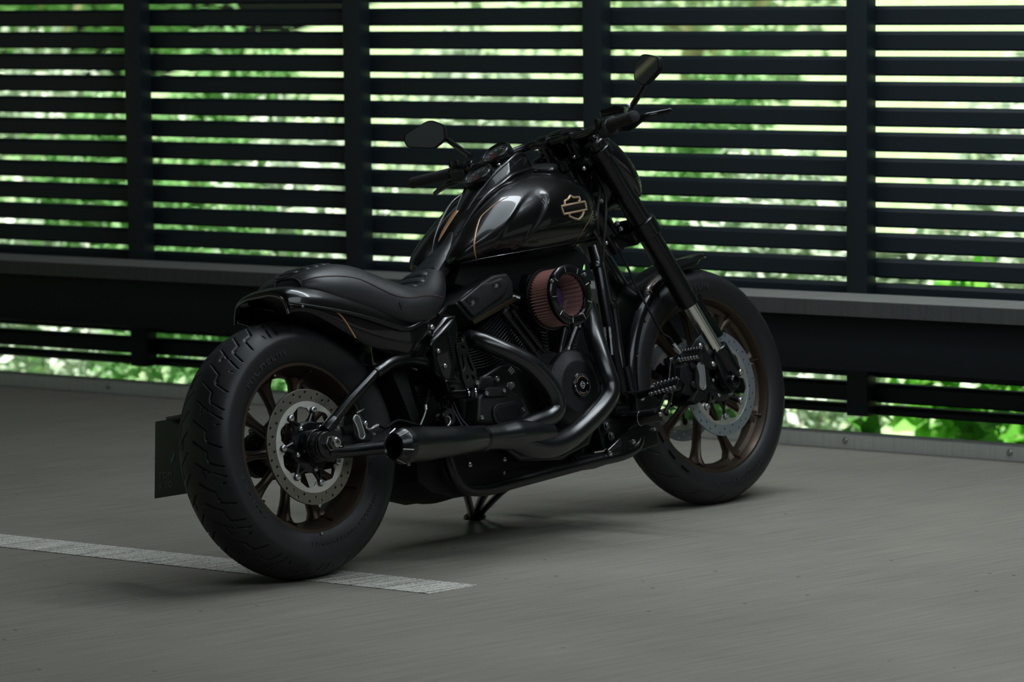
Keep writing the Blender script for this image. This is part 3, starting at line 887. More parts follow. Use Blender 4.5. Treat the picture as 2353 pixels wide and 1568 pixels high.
fen = fb.build('rear_fender', GLOSS, bike, angle=55, solid=0.004)

def drape_setup(o):
    bm = bmesh.new(); bm.from_mesh(o.data); t = BVHTree.FromBMesh(bm); bm.free(); return t
EYE = Vector((-6.027, -6.479, 0.2412))     # right-rear viewpoint the outlines were measured from, in bike axes
def drape(tree, p, off=0.0012):
    d = (Vector(p) - EYE).normalized()
    h = tree.ray_cast(EYE, d)
    if h[0] is None:
        h = tree.find_nearest(Vector(p))
    n = h[1]
    if n.dot(d) > 0: n = -n
    return h[0] + n * off, n
def snap(tree, q, n0, off):
    h = tree.find_nearest(q); n = h[1]
    if n.dot(n0) < 0: n = -n
    return h[0] + n * off
def on_surface(tree, pts, off=0.0, k=8):
    out = []
    for p in smooth_path(pts, k):
        out.append(drape(tree, p, off))
    return out
def stripe(tree, pts, w_, name, material, parent, off=0.0010, k=8, taper=None):
    """painted band that follows a surface"""
    C_ = on_surface(tree, pts, 0.0, k); m_ = len(C_)
    v = []; f = []
    for i, (p, n) in enumerate(C_):
        t = (C_[min(i + 1, m_ - 1)][0] - C_[max(i - 1, 0)][0]).normalized(); nn = n.cross(t).normalized()
        ww = w_ if taper is None else w_ * float(np.interp(i / (m_ - 1), np.linspace(0, 1, len(taper)), taper))
        for s in (-1, 0, 1):
            v.append(snap(tree, p + nn * s * ww / 2, n, off))
        if i: a = 3 * i; f += [(a - 3, a - 2, a + 1, a), (a - 2, a - 1, a + 2, a + 1)]
    return MB().add(v, f).build(name, material, parent, solid=0.0003)
ft = drape_setup(fen)
stripe(ft, [(-0.029,-0.118,0.6872), (0.0286,-0.12,0.6774), (0.0711,-0.122,0.6676), (0.1015,-0.125,0.6592), (0.116,-0.128,0.6485), (0.1297,-0.13,0.6301), (0.1443,-0.13,0.6061), (0.1572,-0.13,0.5837)], 0.0042, 'pinstripe', GOLD, fen)
b = MB()
b.tube([(-0.0429,-0.118,0.6934), (0.0972,-0.13,0.6611), (0.1939,-0.138,0.6338), (0.2908,-0.142,0.6005), (0.3295,-0.142,0.5921), (0.372,-0.142,0.6002), (0.4498,-0.135,0.6226)], [0.003, 0.0045, 0.006, 0.0075, 0.0075, 0.007, 0.006], 14, 6)
b.build('fender_rail', GLOSS, fen)
# tail rim bead
b = MB().tube([(-0.033, y, z) for y, z in ((-0.100, 0.666), (-0.095, 0.688), (-0.082, 0.709), (-0.045, 0.7205), (0, 0.722), (0.045, 0.7205), (0.082, 0.709), (0.095, 0.688), (0.100, 0.666))], 0.0035, 10, 5)
b.build('rim_bead', GLOSS, fen)
MB().box((-0.028, 0.055, 0.710), (0.014, 0.03, 0.010)).build('tail_lamp', METBLK, fen, bevel=0.003)
bolt((-0.0004,-0.122,0.6805), 0.0045, fen, 'button')

# ---- seat
def loft_ss(st, n=48, dense_k=6):
    """stations: x, z_top, z_bot, half width, z of widest, top exponent, dip"""
    D = dense(st, dense_k); rings = []
    for x, zt, zb_, w_, zw, e, dip in D:
        ring = []
        for i in range(n):
            t = 2 * PI * i / n
            c, s = math.cos(t), math.sin(t)
            y = w_ * math.copysign(abs(c) ** e, c)
            if s >= 0: z = zw + (zt - zw) * abs(s) ** e - dip * max(0, 1 - (y / (w_ * 0.8)) ** 2) * s
            else: z = zw - (zw - zb_) * abs(s) ** 0.8
            ring.append((x, y, z))
        rings.append(ring)
    return rings
SEAT = [(0.030, 0.744, 0.722, 0.060, 0.732, 0.8, 0), (0.042, 0.756, 0.714, 0.088, 0.730, 0.75, 0), (0.075, 0.773, 0.698, 0.110, 0.722, 0.75, 0), (0.125, 0.784, 0.674, 0.122, 0.704, 0.75, 0), (0.185, 0.788, 0.650, 0.129, 0.685, 0.75, 0),
        (0.24, 0.780, 0.630, 0.135, 0.668, 0.75, 0), (0.30, 0.758, 0.602, 0.145, 0.645, 0.75, 0.004), (0.36, 0.732, 0.582, 0.155, 0.628, 0.75, 0.008), (0.42, 0.714, 0.585, 0.152, 0.632, 0.75, 0.008), (0.47, 0.714, 0.608, 0.138, 0.645, 0.75, 0.004),
        (0.52, 0.732, 0.640, 0.112, 0.670, 0.8, 0), (0.56, 0.750, 0.670, 0.082, 0.695, 0.85, 0), (0.59, 0.760, 0.695, 0.055, 0.715, 0.9, 0), (0.610, 0.756, 0.710, 0.035, 0.725, 0.9, 0)]
sb = MB().grid(loft_ss(SEAT), True, True, True)
seat = sb.build('seat', LEATHER, bike, angle=80)
stt = drape_setup(seat)
def stitches(tree, pts, r, name, material, parent, step=0.0065, k=10, off=0.0004, double=False):
    C_ = on_surface(tree, pts, off, k); P = [c[0] for c in C_]
    L = [0.0]
    for a, c in zip(P[:-1], P[1:]): L.append(L[-1] + (c - a).length)
    b = MB(); s = 0.0
    def at(d):
        i = max(0, min(len(L) - 2, int(np.searchsorted(L, d)) - 1)); t = (d - L[i]) / max(1e-9, L[i + 1] - L[i])
        return P[i].lerp(P[i + 1], max(0, min(1, t))), C_[i][1]
    while s + step * 0.6 < L[-1]:
        (a, n), (c, _) = at(s), at(s + step * 0.62)
        z1 = n.cross((c - a).normalized()) * (0.0016 if double else 0)
        b.tube([a + z1, c - z1], r, 6, 1)
        s += step
    return b.build(name, material, parent, smooth=False)
seam = [(0.0346,-0.1,0.7452), (0.0861,-0.1,0.7506), (0.1513,-0.105,0.7481), (0.2039,-0.11,0.7393), (0.2314,-0.12,0.7266), (0.2651,-0.13,0.7055), (0.2955,-0.14,0.6868), (0.3207,-0.145,0.6767), (0.3741,-0.135,0.6712), (0.4338,-0.125,0.6734), (0.4898,-0.11,0.6707), (0.5255,-0.1,0.6642)]
stitches(stt, seam, 0.0013, 'seam_stitching', THREAD, seat, 0.0062, double=True)
b = MB(); Pz = [q[0] for q in on_surface(stt, seam, -0.0006)]
b.tube(Pz, 0.0019, 8, 1); b.build('seam_piping', MATTE, seat)
# quilted pads on the pillion and the rider's seat: arcs of padding seen from above
def pad(cx, cy, rx, ry, parent, z0, n=5, hgt=0.006):
    pts = []
    for i in range(40):
        t = 2 * PI * i / 40
        x, y = cx + rx * math.cos(t), cy + ry * math.sin(t)
        h = stt.ray_cast(Vector((x, y, 1.2)), Vector((0, 0, -1)))
        if h[0] is not None: pts.append(h[0] + h[1] * 0.0006)
    pts.append(pts[0])
    MB().tube(pts, 0.0012, 6, 1).build('pad_stitching', THREADB, parent)
    for k in range(n):
        f = (k + 0.5) / n; b = MB(); q = []
        xx = cx - rx + 2 * rx * f; half_ = ry * math.sqrt(max(0, 1 - (2 * f - 1) ** 2)) * 0.93
        for j in range(13):
            y = cy - half_ + 2 * half_ * j / 12
            h = stt.ray_cast(Vector((xx + 0.012 * (1 - ((y - cy) / ry) ** 2), y, 1.2)), Vector((0, 0, -1)))
            if h[0] is not None: q.append(h[0] - h[1] * 0.0045)
        if len(q) > 4:
            b.tube(q, [0.003] + [rx / n * 0.98] * 6 + [0.003], 14, 1, flat=1.0)
            # flatten the roll onto the surface
            b.v = [tuple(Vector(v_) ) for v_ in b.v]
            o = b.build('pad_roll', LEATHER, parent, angle=80)
            base = np.array([tuple(x_) for x_ in q]).mean(0)
            for vv in o.data.vertices:
                h = stt.find_nearest(vv.co)
                dd = (vv.co - h[0]).dot(h[1]) if h[1].z > 0 else (vv.co - h[0]).dot(-h[1])
                nrm_ = h[1] if h[1].z > 0 else -h[1]
                vv.co = h[0] + nrm_ * max(min(dd, 0.02) * 0.38, -0.002)
pad(0.130, 0.0, 0.075, 0.064, seat, 0.78, 5)
pad(0.455, 0.0, 0.085, 0.085, seat, 0.72, 5)
for p_ in [((0.3111,-0.148,0.6649), (0.33,-0.148,0.6403))]:
    a, c = p_
    ctr, n_ = drape(stt, (Vector(a) + Vector(c)) / 2, 0.0004)
    loop = [(-0.0065, 0.0105), (0.0055, 0.0115), (0.0065, -0.0105), (-0.003, -0.0115)]
    inner = [(-0.0048, 0.0088), (0.004, 0.0096), (0.0048, -0.0088), (-0.0018, -0.0098)]
    me = curve_mesh([loop, inner[::-1]], 0.0016, 0.0003)
    place(me, 'badge', THREADB, seat, ctr, (1, 0, 0), Vector((0, 0, 1)) - n_ * n_.z)
    me = text_mesh('M', 0.012, 0.0014)
    place(me, 'badge_letter', THREADB, seat, ctr, (1, 0, 0), Vector((0, 0, 1)) - n_ * n_.z)
b = MB().tube([q[0] for q in on_surface(stt, [(-0.0529,-0.085,0.7368), (-0.0456,-0.09,0.7482), (-0.0216,-0.1,0.7521), (0.001,-0.108,0.7493), (0.0122,-0.112,0.738), (0.016,-0.112,0.7194)], 0.0008, 6)], 0.003, 8, 1)
b.build('rear_pad_piping', MATTE, seat)
# leather tongue running from the seat up on to the tank
b = MB()
TG = [(0.565, 0.748, 0.056), (0.60, 0.772, 0.048), (0.64, 0.796, 0.038), (0.67, 0.816, 0.028), (0.695, 0.842, 0.016)]
b.grid([[(x, -w_, z - 0.05), (x, -w_, z - 0.010), (x, -w_ * 0.7, z), (x, 0, z + 0.004), (x, w_ * 0.7, z), (x, w_, z - 0.010), (x, w_, z - 0.05)] for x, z, w_ in dense(TG)], False, True, True)
b.build('seat_tongue', LEATHER, seat, angle=60)

# ---- fuel tank
TK = [  # x, z_top, z_bot, half width, z widest, exponent top, exponent bottom
    (0.606, 0.764, 0.752, 0.052, 0.757), (0.612, 0.782, 0.748, 0.086, 0.766), (0.630, 0.804, 0.745, 0.108, 0.780), (0.66, 0.830, 0.744, 0.123, 0.797), (0.71, 0.872, 0.743, 0.139, 0.815), (0.79, 0.928, 0.743, 0.153, 0.834),
    (0.87, 0.962, 0.744, 0.161, 0.850), (0.95, 0.980, 0.746, 0.165, 0.862), (1.02, 0.985, 0.750, 0.163, 0.868), (1.08, 0.980, 0.757, 0.156, 0.870), (1.125, 0.964, 0.767, 0.140, 0.868), (1.160, 0.938, 0.784, 0.114, 0.864), (1.183, 0.908, 0.806, 0.080, 0.860), (1.192, 0.88, 0.835, 0.03, 0.858)]
D = dense(TK, 16); rings = []
NT = 220
for x, zt, zb_, w_, zw in D:
    ring = []
    for i in range(NT):
        t = 2 * PI * i / NT; c, s = math.cos(t), math.sin(t)
        if s >= 0:
            y = w_ * math.copysign(abs(c) ** 0.80, c); z = zw + (zt - zw) * abs(s) ** 0.90
        else:
            y = w_ * math.copysign(abs(c) ** 0.70, c); z = zw + (zb_ - zw) * abs(s) ** 0.75
        # scalloped dent on each flank, long axis rising to the front
        u_ = ((x - 0.815) * 0.78 + (z - 0.835) * 0.63) / 0.150; v_ = (-(x - 0.815) * 0.63 + (z - 0.835) * 0.78) / 0.042
        d_ = max(0, 1 - (abs(u_) ** 2.2 + abs(v_) ** 2.2))
        d_ = min(1, d_ * 1.9) if d_ > 0 else 0
        d_ = d_ * d_ * (3 - 2 * d_)
        y -= math.copysign(0.0042 * d_ * min(1, abs(y) / 0.08), y)
        q_ = max(0.0, min(1.0, (x - 0.62) / 0.13)); q_ = q_ * q_ * (3 - 2 * q_)
        if s > 0: z -= 0.046 * (1 - q_) * math.exp(-(y / 0.040) ** 2)
        ring.append((x, y, z))
    rings.append(ring)
tank = MB().grid(rings, True, True, True).build('fuel_tank', GLOSS, bike, angle=80)
tt = drape_setup(tank)
stripe(tt, [(0.8106,-0.12,0.9144), (0.7616,-0.12,0.8997), (0.7212,-0.12,0.8815), (0.6823,-0.13,0.8649), (0.6683,-0.13,0.8486), (0.6531,-0.13,0.8245), (0.6411,-0.13,0.7972), (0.6378,-0.13,0.7725), (0.6506,-0.12,0.7513)], 0.0042, 'pinstripe', GOLD, tank, taper=[0.2, 0.7, 1, 1.1, 1.2, 1.1, 0.9])
stripe(tt, [(1.1608,-0.1,0.8596), (1.1262,-0.11,0.8308), (1.0853,-0.12,0.8058), (1.0435,-0.12,0.7697)], 0.0022, 'pinstripe', GOLD, tank, taper=[0.6, 1, 0.5])
# wide stripe on the far (left) flank
stripe(tt, [(0.912,0.14,0.9451), (0.8826,0.145,0.9151), (0.8437,0.14,0.8874), (0.8043,0.135,0.8567), (0.7756,0.13,0.8321)], 0.021, 'pinstripe', GOLD, tank, taper=[0.9, 1.0, 0.8, 0.5, 0.1], off=0.0016)
# bar and shield emblem: raised metal outlines
emb = MB()
def outline(pts, r, closed=True):
    q = [drape(tt, p, 0.0012)[0] for p in pts]
    if closed: q += [q[0], q[1]]
    fine = []
    for a, c in zip(q[:-1], q[1:]):
        fine += [a.lerp(c, t) for t in (0, 0.25, 0.5, 0.75)]
    fine.append(q[-1])
    emb.tube([snap(tt, p, Vector((-0.3, -1, 0.3)), 0.0010) for p in fine], r, 8, 1)
E_ = lambda a: a
outline([(0.9797,-0.15,0.874), (1.0772,-0.15,0.8814), (1.0788,-0.15,0.8594), (0.9845,-0.15,0.852)], 0.0030)
outline([(0.9943,-0.15,0.8761), (0.9955,-0.15,0.8872), (1.0116,-0.15,0.8915), (1.0222,-0.15,0.9005), (1.0351,-0.15,0.8947), (1.0565,-0.15,0.8948), (1.0577,-0.15,0.8857), (1.0502,-0.15,0.8823)], 0.0030, False)
outline([(1.0065,-0.15,0.8533), (1.0065,-0.15,0.845), (1.0221,-0.15,0.8389), (1.0399,-0.15,0.834), (1.055,-0.15,0.8415), (1.0658,-0.15,0.8531), (1.0645,-0.15,0.8577)], 0.0030, False)
emb.build('emblem', GOLDM, tank)
stripe(tt, [(0.985,-0.15,0.8686), (1.0286,-0.15,0.8671), (1.077,-0.15,0.8702)], 0.0125, 'emblem_bar', MATTE, tank, off=0.0008)
# side seam of the tank
b = MB()
for s in (-1, 1):
    b.tube([(x, s * (w_ * 0.985), zw - (zw - zb_) * 0.80) for x, zt, zb_, w_, zw in D[22:-22:9]], 0.0016, 8, 2)
b.build('tank_seam', GLOSS, tank)
MB().lathe([(0.036, -0.012), (0.036, 0.0), (0.040, 0.002), (0.040, 0.008), (0.036, 0.013), (0.022, 0.0165), (0.0, 0.018)], (1.0513,-0.045,0.9865), (-0.18, -0.25, 0.95), 56).build('fuel_cap', METBLK, tank)

# centre console with trim strips and two gauges
CS = [(0.672, 0.808, 0.008, 0.79), (0.70, 0.846, 0.013, 0.81), (0.73, 0.882, 0.019, 0.84), (0.77, 0.924, 0.028, 0.88), (0.81, 0.958, 0.038, 0.91), (0.845, 0.986, 0.045, 0.93), (0.90, 1.018, 0.052, 0.95), (0.95, 1.040, 0.052, 0.965), (0.985, 1.035, 0.048, 0.975), (1.01, 0.995, 0.042, 0.97)]
rings = []
for x, zt, w_, zb_ in dense(CS, 5):
    rings.append([(x, -w_ * 1.25, zb_ - 0.02), (x, -w_ * 1.12, zb_ * 0.6 + zt * 0.4), (x, -w_, zt - 0.006), (x, -w_ * 0.8, zt), (x, 0, zt + 0.002), (x, w_ * 0.8, zt), (x, w_, zt - 0.006), (x, w_ * 1.12, zb_ * 0.6 + zt * 0.4), (x, w_ * 1.25, zb_ - 0.02)])
cons = MB().grid(rings, False, True, True).build('console', GLOSS, bike, angle=50)
for s in (-1, 1):
    b = MB(); b.tube([(x, s * w_ * 1.0, zt - 0.003) for x, zt, w_, zb_ in CS[:-1]], [0.0015, 0.0028, 0.003, 0.003, 0.003], 10, 5)
    b.build('trim_strip', METBLK, cons)
    b = MB(); P_ = [(0.6454,-0.035,0.7953), (0.6859,-0.05,0.8445), (0.7304,-0.06,0.8875), (0.7883,-0.066,0.9302), (0.8541,-0.066,0.9575), (0.9052,-0.066,0.9789), (0.9854,-0.055,0.9929)]
    b.tube([(p[0], s * -p[1] if s > 0 else p[1], p[2]) for p in P_], [0.002, 0.004, 0.005, 0.005, 0.004], 12, 6)
    b.build('trim_strip', METBLK, cons)
def gauge(c, rad):
    n_ = Vector((-0.57, 0.0, 0.82)); c = Vector(c)
    g_ = MB().lathe([(rad * 0.86, -0.045), (rad * 0.98, -0.02), (rad, -0.004), (rad, 0.002), (rad * 0.95, 0.006), (rad * 0.86, 0.005), (rad * 0.83, -0.001)], c, n_, 64, cap=False).build('gauge', METBLK, bike)
    MB().lathe([(rad * 0.84, -0.0035), (0, -0.0035)], c, n_, 48).build('dial', DIAL, g_)
    u = Vector((0.82, 0, 0.57)); v = Vector((0, -1, 0))   # up and right as the rider sees it
    tk = MB()
    for i in range(33):
        a = D2R(225 - 270 * i / 32); big = i % 4 == 0
        r0, r1 = rad * (0.66 if big else 0.72), rad * 0.77
        d_ = v * math.cos(a) + u * math.sin(a)
        tk.box(c + d_ * (r0 + r1) / 2 - n_ * 0.003, (0.0022 if big else 0.0011, r1 - r0, 0.0006), Matrix((d_.cross(n_), d_, n_)).transposed())
    tk.build('dial_ticks', WHITE, g_, smooth=False)
    for i in range(9):
        a = D2R(225 - 270 * i / 8); d_ = v * math.cos(a) + u * math.sin(a)
        me = text_mesh(str(i * 20 if rad > 0.0462 else i), 0.0070, 0.0005)
        place(me, 'dial_number', WHITE, g_, c + d_ * rad * 0.54 - n_ * 0.003, v, u)
    MB().tube([c - n_ * 0.002, c + (v * -0.6 + u * -0.75) * rad * 0.55 - n_ * 0.002], [0.0018, 0.0007], 8, 1).build('needle', REDP, g_)
    MB().box(c - u * rad * 0.30 - n_ * 0.003, (rad * 0.5, rad * 0.16, 0.0006), Matrix((v, u, n_)).transposed()).build('display', mat('gauge_display', (0.10, 0.02, 0.02), 0.3), g_, smooth=False)
    MB().lathe([(rad * 0.85, 0.0022), (0, 0.0026)], c, n_, 48).build('lens', GLASS, g_)
    return g_
gauge((0.9156,0,1.0483), 0.0470)
gauge((0.8339,0,0.993), 0.0455)
bolt((0.8835,-0.035,1.0126), 0.0055, cons, 'button', 'console_screw', (-0.57, 0, 0.82))

# ---- handlebar
hb = MB()
RG0, RG1 = Vector((1.0216,-0.425,1.0706)), Vector((1.0829,-0.295,1.0717))
LG0, LG1 = Vector((1.0068,0.425,1.0312)), Vector((1.0322,0.29,1.036))
rd = (RG1 - RG0).normalized(); ld = (LG1 - LG0).normalized()
hb.tube([RG0, RG1, Vector((1.0986,-0.215,1.0701)), Vector((1.1369,-0.13,1.0676)), Vector((1.172, -0.05, 1.074)), Vector((1.172, 0.05, 1.074)), Vector((1.165, 0.12, 1.072)), LG1 + ld * 0.10, LG1, LG0], 0.0128, 20, 6)
bar = hb.build('handlebar', METBLK, bike)
for A_, B_ in ((RG0, RG1), (LG0, LG1)):
    b = MB(); d_ = (B_ - A_); L_ = d_.length
    b.lathe([(0.0, -0.002), (0.010, -0.001), (0.0148, 0.002), (0.0162, 0.006), (0.0162, L_ - 0.012), (0.0162, L_)], A_, d_, 32)
    if A_ is RG0: b.lathe([(0.0175, L_), (0.019, L_ + 0.002), (0.019, L_ + 0.006), (0.0175, L_ + 0.008), (0.019, L_ + 0.010), (0.019, L_ + 0.014), (0.0165, L_ + 0.016)], A_, d_, 32)
    b.build('grip', GRIP, bar)
    b = MB()
    b.lathe([(0.0165, L_ + 0.012), (0.0225, L_ + 0.014), (0.0245, L_ + 0.020), (0.0245, L_ + 0.056), (0.0225, L_ + 0.062), (0.015, L_ + 0.064)], A_, d_, 32)
    o = b.build('switch_housing', METBLK, bar)
    side = -1 if A_ is RG0 else 1
    dn = d_.normalized(); upv = Vector((0, 0, 1)); back = Vector((-1, 0, 0))
    rot = Matrix((dn, upv.cross(dn).normalized(), upv)).transposed()
    q = MB().box(A_ + dn * (L_ + 0.038) + Vector((-0.006, 0, -0.016)), (0.046, 0.042, 0.030), rot).build('switch_block', WRINKLE, bar, bevel=0.005)
    if side > 0:
        for kx, (cx_, cy_) in enumerate(((845, 815), (945, 795))):
            p_ = Vector((1.0127,0.255,1.0568)) if kx == 0 else Vector((1.0281,0.245,1.058))
            MB().box(p_ + Vector((-0.012, 0, 0)), (0.008, 0.010, 0.017)).build('switch_button', MATTE, bar, bevel=0.0025)
        MB().box(Vector((1.0307,0.26,1.0238)) + Vector((-0.010, 0, 0)), (0.006, 0.022, 0.017)).build('switch_button', MATTE, bar, bevel=0.002)
    else:
        MB().box(Vector((1.0841,-0.24,1.0796)) + Vector((-0.006, 0, 0)), (0.012, 0.014, 0.030)).build('switch_button', MATTE, bar, bevel=0.003)
    # lever clamp and master cylinder
    c0 = A_ + dn * (L_ + 0.075)
    b = MB().lathe([(0.013, -0.010), (0.021, -0.009), (0.022, -0.006), (0.022, 0.008), (0.021, 0.010), (0.013, 0.010)], c0, dn, 28)
    b.box(c0 + Vector((0.03, 0, 0.0)), (0.045, 0.03, 0.026))
    cl_ = b.build('lever_clamp', METBLK, bar, bevel=0.002)
    # lever in front of the grip
    if side < 0: LV = [c0 + Vector((0.045, 0.0, -0.004)), c0 + Vector((0.060, -0.040, -0.008)), Vector((1.1193,-0.365,1.0729)), Vector((1.1426,-0.405,1.077)), Vector((1.1564,-0.435,1.0789))]
    else: LV = [c0 + Vector((0.045, 0.0, -0.004)), c0 + Vector((0.058, 0.03, -0.010)), Vector((1.0628,0.315,1.0135)), Vector((1.066,0.36,1.0065)), Vector((1.0787,0.405,0.997))]
    b = MB().tube(LV, [0.009, 0.012, 0.0105, 0.0085, 0.0065], 14, 6)
    b.lathe([(0.0, -0.0075), (0.0045, -0.006), (0.0075, 0), (0.0045, 0.006), (0, 0.0075)], LV[-1], (0, 1, 0), 16)
    b.build('brake_lever' if side < 0 else 'clutch_lever', METBLK, bar)
# brake fluid reservoir on the right
b = MB(); 
b.prism([(-0.035, -0.012), (0.030, -0.012), (0.036, 0.004), (0.010, 0.013), (-0.036, 0.006)], -0.026, 0.026)
rc = (Vector((1.1313,-0.25,1.1103)))
b.v = [tuple(rc + Matrix.Rotation(D2R(-60), 3, 'Z') @ Vector(v_) + Vector((0.012, 0, 0.002))) for v_ in b.v]
b.build('fluid_reservoir', GLOSS, bar, bevel=0.004)
# risers and top clamp
b = MB()
for s in (-1, 1):
    b.tube([(1.200, s * 0.045, 1.02), (1.185, s * 0.045, 1.05), (1.172, s * 0.045, 1.074)], [0.022, 0.018, 0.017], 20, 4)
    b.lathe([(0.0, -0.018), (0.020, -0.018), (0.020, 0.018), (0, 0.018)], (1.172, s * 0.045, 1.074), (0, 1, 0), 28)
b.build('riser', METBLK, bar, bevel=0.002)

# ---- mirrors
def mirror(name, poly, ctr, n_, stem, bolt_at):
    n_ = Vector(n_).normalized(); c = Vector(ctr)
    ux = Vector((0, -1, 0)); ux = (ux - n_ * ux.dot(n_)).normalized(); uy = n_.cross(ux)
    if uy.z < 0: uy = -uy
    pts = [((Vector(p) - c).dot(ux), (Vector(p) - c).dot(uy)) for p in poly]
    # round the corners
    R = []
    m_ = len(pts)
    for i in range(m_):
        p0, p1, p2 = Vector(pts[i - 1]), Vector(pts[i]), Vector(pts[(i + 1) % m_])
        a, b_ = p1.lerp(p0, min(.35, 0.009 / (p1 - p0).length)), p1.lerp(p2, min(.35, 0.009 / (p2 - p1).length))
        for t in (0, .25, .5, .75, 1): R.append(tuple(a.lerp(p1, t).lerp(p1.lerp(b_, t), t)))
    cen = Vector((sum(p[0] for p in R) / len(R), sum(p[1] for p in R) / len(R)))
    sh = lambda k: [tuple(cen + (Vector(p) - cen) * k) for p in R]
    def lay(k, d): return [c + ux * p[0] + uy * p[1] + n_ * d for p in sh(k)]
    b = MB().grid([lay(0.93, -0.0012), lay(0.95, 0.0015), lay(1.0, 0.001), lay(1.02, -0.004), lay(1.0, -0.013), lay(0.90, -0.020), lay(0.5, -0.026), lay(0.05, -0.027)], True, True, True)
    o = b.build(name, MATTE, bike, angle=40)
    me = curve_mesh([sh(0.94)], 0.001)
    g_ = place(me, 'mirror_glass', MIRROR, o, c + n_ * 0.0006, ux, uy)
    b = MB().tube(stem, [0.0075, 0.0085], 14, 1)
    b.build('mirror_stem', METBLK, o)
    bolt(bolt_at, 0.0058, o, 'button', 'mirror_bolt', (-0.6, -0.6, 0.4))
    return o
nL = (-0.94, -0.34, 0.0)
mirror('mirror', [(1.0224,0.4362,1.1722), (1.0479,0.3657,1.1984), (1.0535,0.3502,1.1966), (1.0655,0.3172,1.1764), (1.0646,0.3196,1.1364), (1.0513,0.3565,1.1173), (1.0233,0.4339,1.1357), (1.0208,0.4406,1.1541)],
       (1.05, .36, 1.17), nL, [Vector((1.0746,0.33,1.136)) + Vector((0.008, 0, 0)), (1.0423,0.215,1.0709)], (1.0514,0.225,1.0736))
mirror('mirror', [(1.0887,-0.4261,1.2358), (1.0843,-0.4439,1.2321), (1.0704,-0.4973,1.2146), (1.0679,-0.4935,1.182), (1.0801,-0.4264,1.1528), (1.0835,-0.4124,1.1553), (1.0927,-0.3806,1.1748), (1.0953,-0.3878,1.2152)],
       (1.1, -.36, 1.2), (-.97, .22, 0.1), [Vector((1.1265,-0.38,1.1659)) + Vector((0.018, 0.004, 0.0)), (1.1585,-0.3,1.1124)], (1.1421,-0.305,1.1162))

# ---- fork
fk = MB()
for s in (-1, 1):
    pass
FT, FBt, FC = Vector((1.2122,-0.105,1.0349)), Vector((1.4982,-0.105,0.573)), Vector((1.5911,-0.105,0.4397))
fd = (FC - FT).normalized()
def forkside(s):
    f = lambda v_: Vector((v_.x, v_.y * (1 if s < 0 else -1), v_.z))
    a, b_, c = f(FT), f(FBt), f(FC)
    d_ = (b_ - a).normalized()
    o = MB().lathe([(0.024, -0.012), (0.029, -0.009), (0.030, 0.0), (0.0285, 0.004), (0.0285, (b_ - a).length * 0.25), (0.0305, (b_ - a).length * 0.36), (0.0305, (b_ - a).length - 0.01), (0.0290, (b_ - a).length)], a, d_, 40).build('fork_tube', METBLK, bike)
    MB().lathe([(0.0205, -0.02), (0.0205, (c - b_).length + 0.03)], b_, d_, 36).build('inner_fork_tube', FORKTUBE, o)
    l0 = c - d_ * 0.004; lb = f(Vector((1.6416,-0.105,0.3634)))
    b = MB().lathe([(0.0225, 0), (0.0275, 0.002), (0.0285, 0.010), (0.0285, (lb - l0).length - 0.012), (0.026, (lb - l0).length - 0.002), (0.018, (lb - l0).length)], l0, d_, 36)
    # bracket running down to the axle
    yy0, yy1 = (-0.118, -0.092) if s < 0 else (0.092, 0.118)
    b.prism([(l0.x - 0.02, l0.z + 0.02), (l0.x + 0.015, l0.z - 0.02), (1.632, 0.368), (1.650, 0.345), (1.640, 0.318), (1.612, 0.312), (1.590, 0.330), (l0.x - 0.035, l0.z - 0.035)], yy0, yy1)
    b.tube([(1.615, s * 0.085, 0.340), (1.615, s * 0.125, 0.340)], 0.019, 24, 1)
    lg = b.build('fork_leg', METBLK, bike, bevel=0.002)
    return o, lg
fR, legR = forkside(-1); fL, legL = forkside(1)
tc_ = None
for s in (-1, 1):
    for d0, hgt, rr_ in ((0.004, 0.030, 0.036), (0.252, 0.052, 0.0385)):
        c = Vector((FT.x, s * 0.105, FT.z)) + Vector((fd.x, 0, fd.z)).normalized() * d0
        o = MB().lathe([(rr_ - 0.003, 0), (rr_, 0.002), (rr_, hgt - 0.002), (rr_ - 0.003, hgt)], c, Vector((fd.x, 0, fd.z)), 40).build('fork_clamp' if tc_ else 'triple_clamp', METBLK, tc_ or bike)
        tc_ = tc_ or o
b = MB()
fdn = Vector((fd.x, 0, fd.z)).normalized(); fbk = Vector((-fdn.z, 0, fdn.x)); fbk = -fbk if fbk.x > 0 else fbk
for d0, hgt in ((0.008, 0.022), (0.258, 0.042)):
    c = Vector((FT.x, 0, FT.z)) + fdn * (d0 + hgt / 2) + fbk * 0.012
    b.box(c, (0.085, 0.20, hgt), Matrix((fbk, Vector((0, 1, 0)), fdn)).transposed())
b.tube([Vector((FT.x, 0, FT.z)) + fbk * 0.035 + fdn * -0.01, Vector((FT.x, 0, FT.z)) + fbk * 0.035 + fdn * 0.31], 0.032, 28, 1)
b.build('steering_stem', METBLK, tc_, bevel=0.004)
bolt((1.2316,-0.12,0.8176), 0.0065, tc_, 'socket'); bolt((1.2429,-0.12,0.8006), 0.0065, tc_, 'socket')
bolt((1.1922,-0.11,0.8835), 0.0060, tc_, 'socket'); bolt((1.2537,-0.05,0.7715), 0.006, tc_, 'button'); bolt((1.1532,-0.1,0.9778), 0.0062, tc_, 'button'); bolt((1.1782,-0.05,1.0173), 0.006, tc_, 'button')
me = MB().lathe([(0.030, 0.0), (0.030, 0.008), (0.026, 0.011), (0.014, 0.011), (0.012, 0.008), (0, 0.008)], FT - fd * 0.010, -fd, 40).build('fork_cap', METBLK, fR)

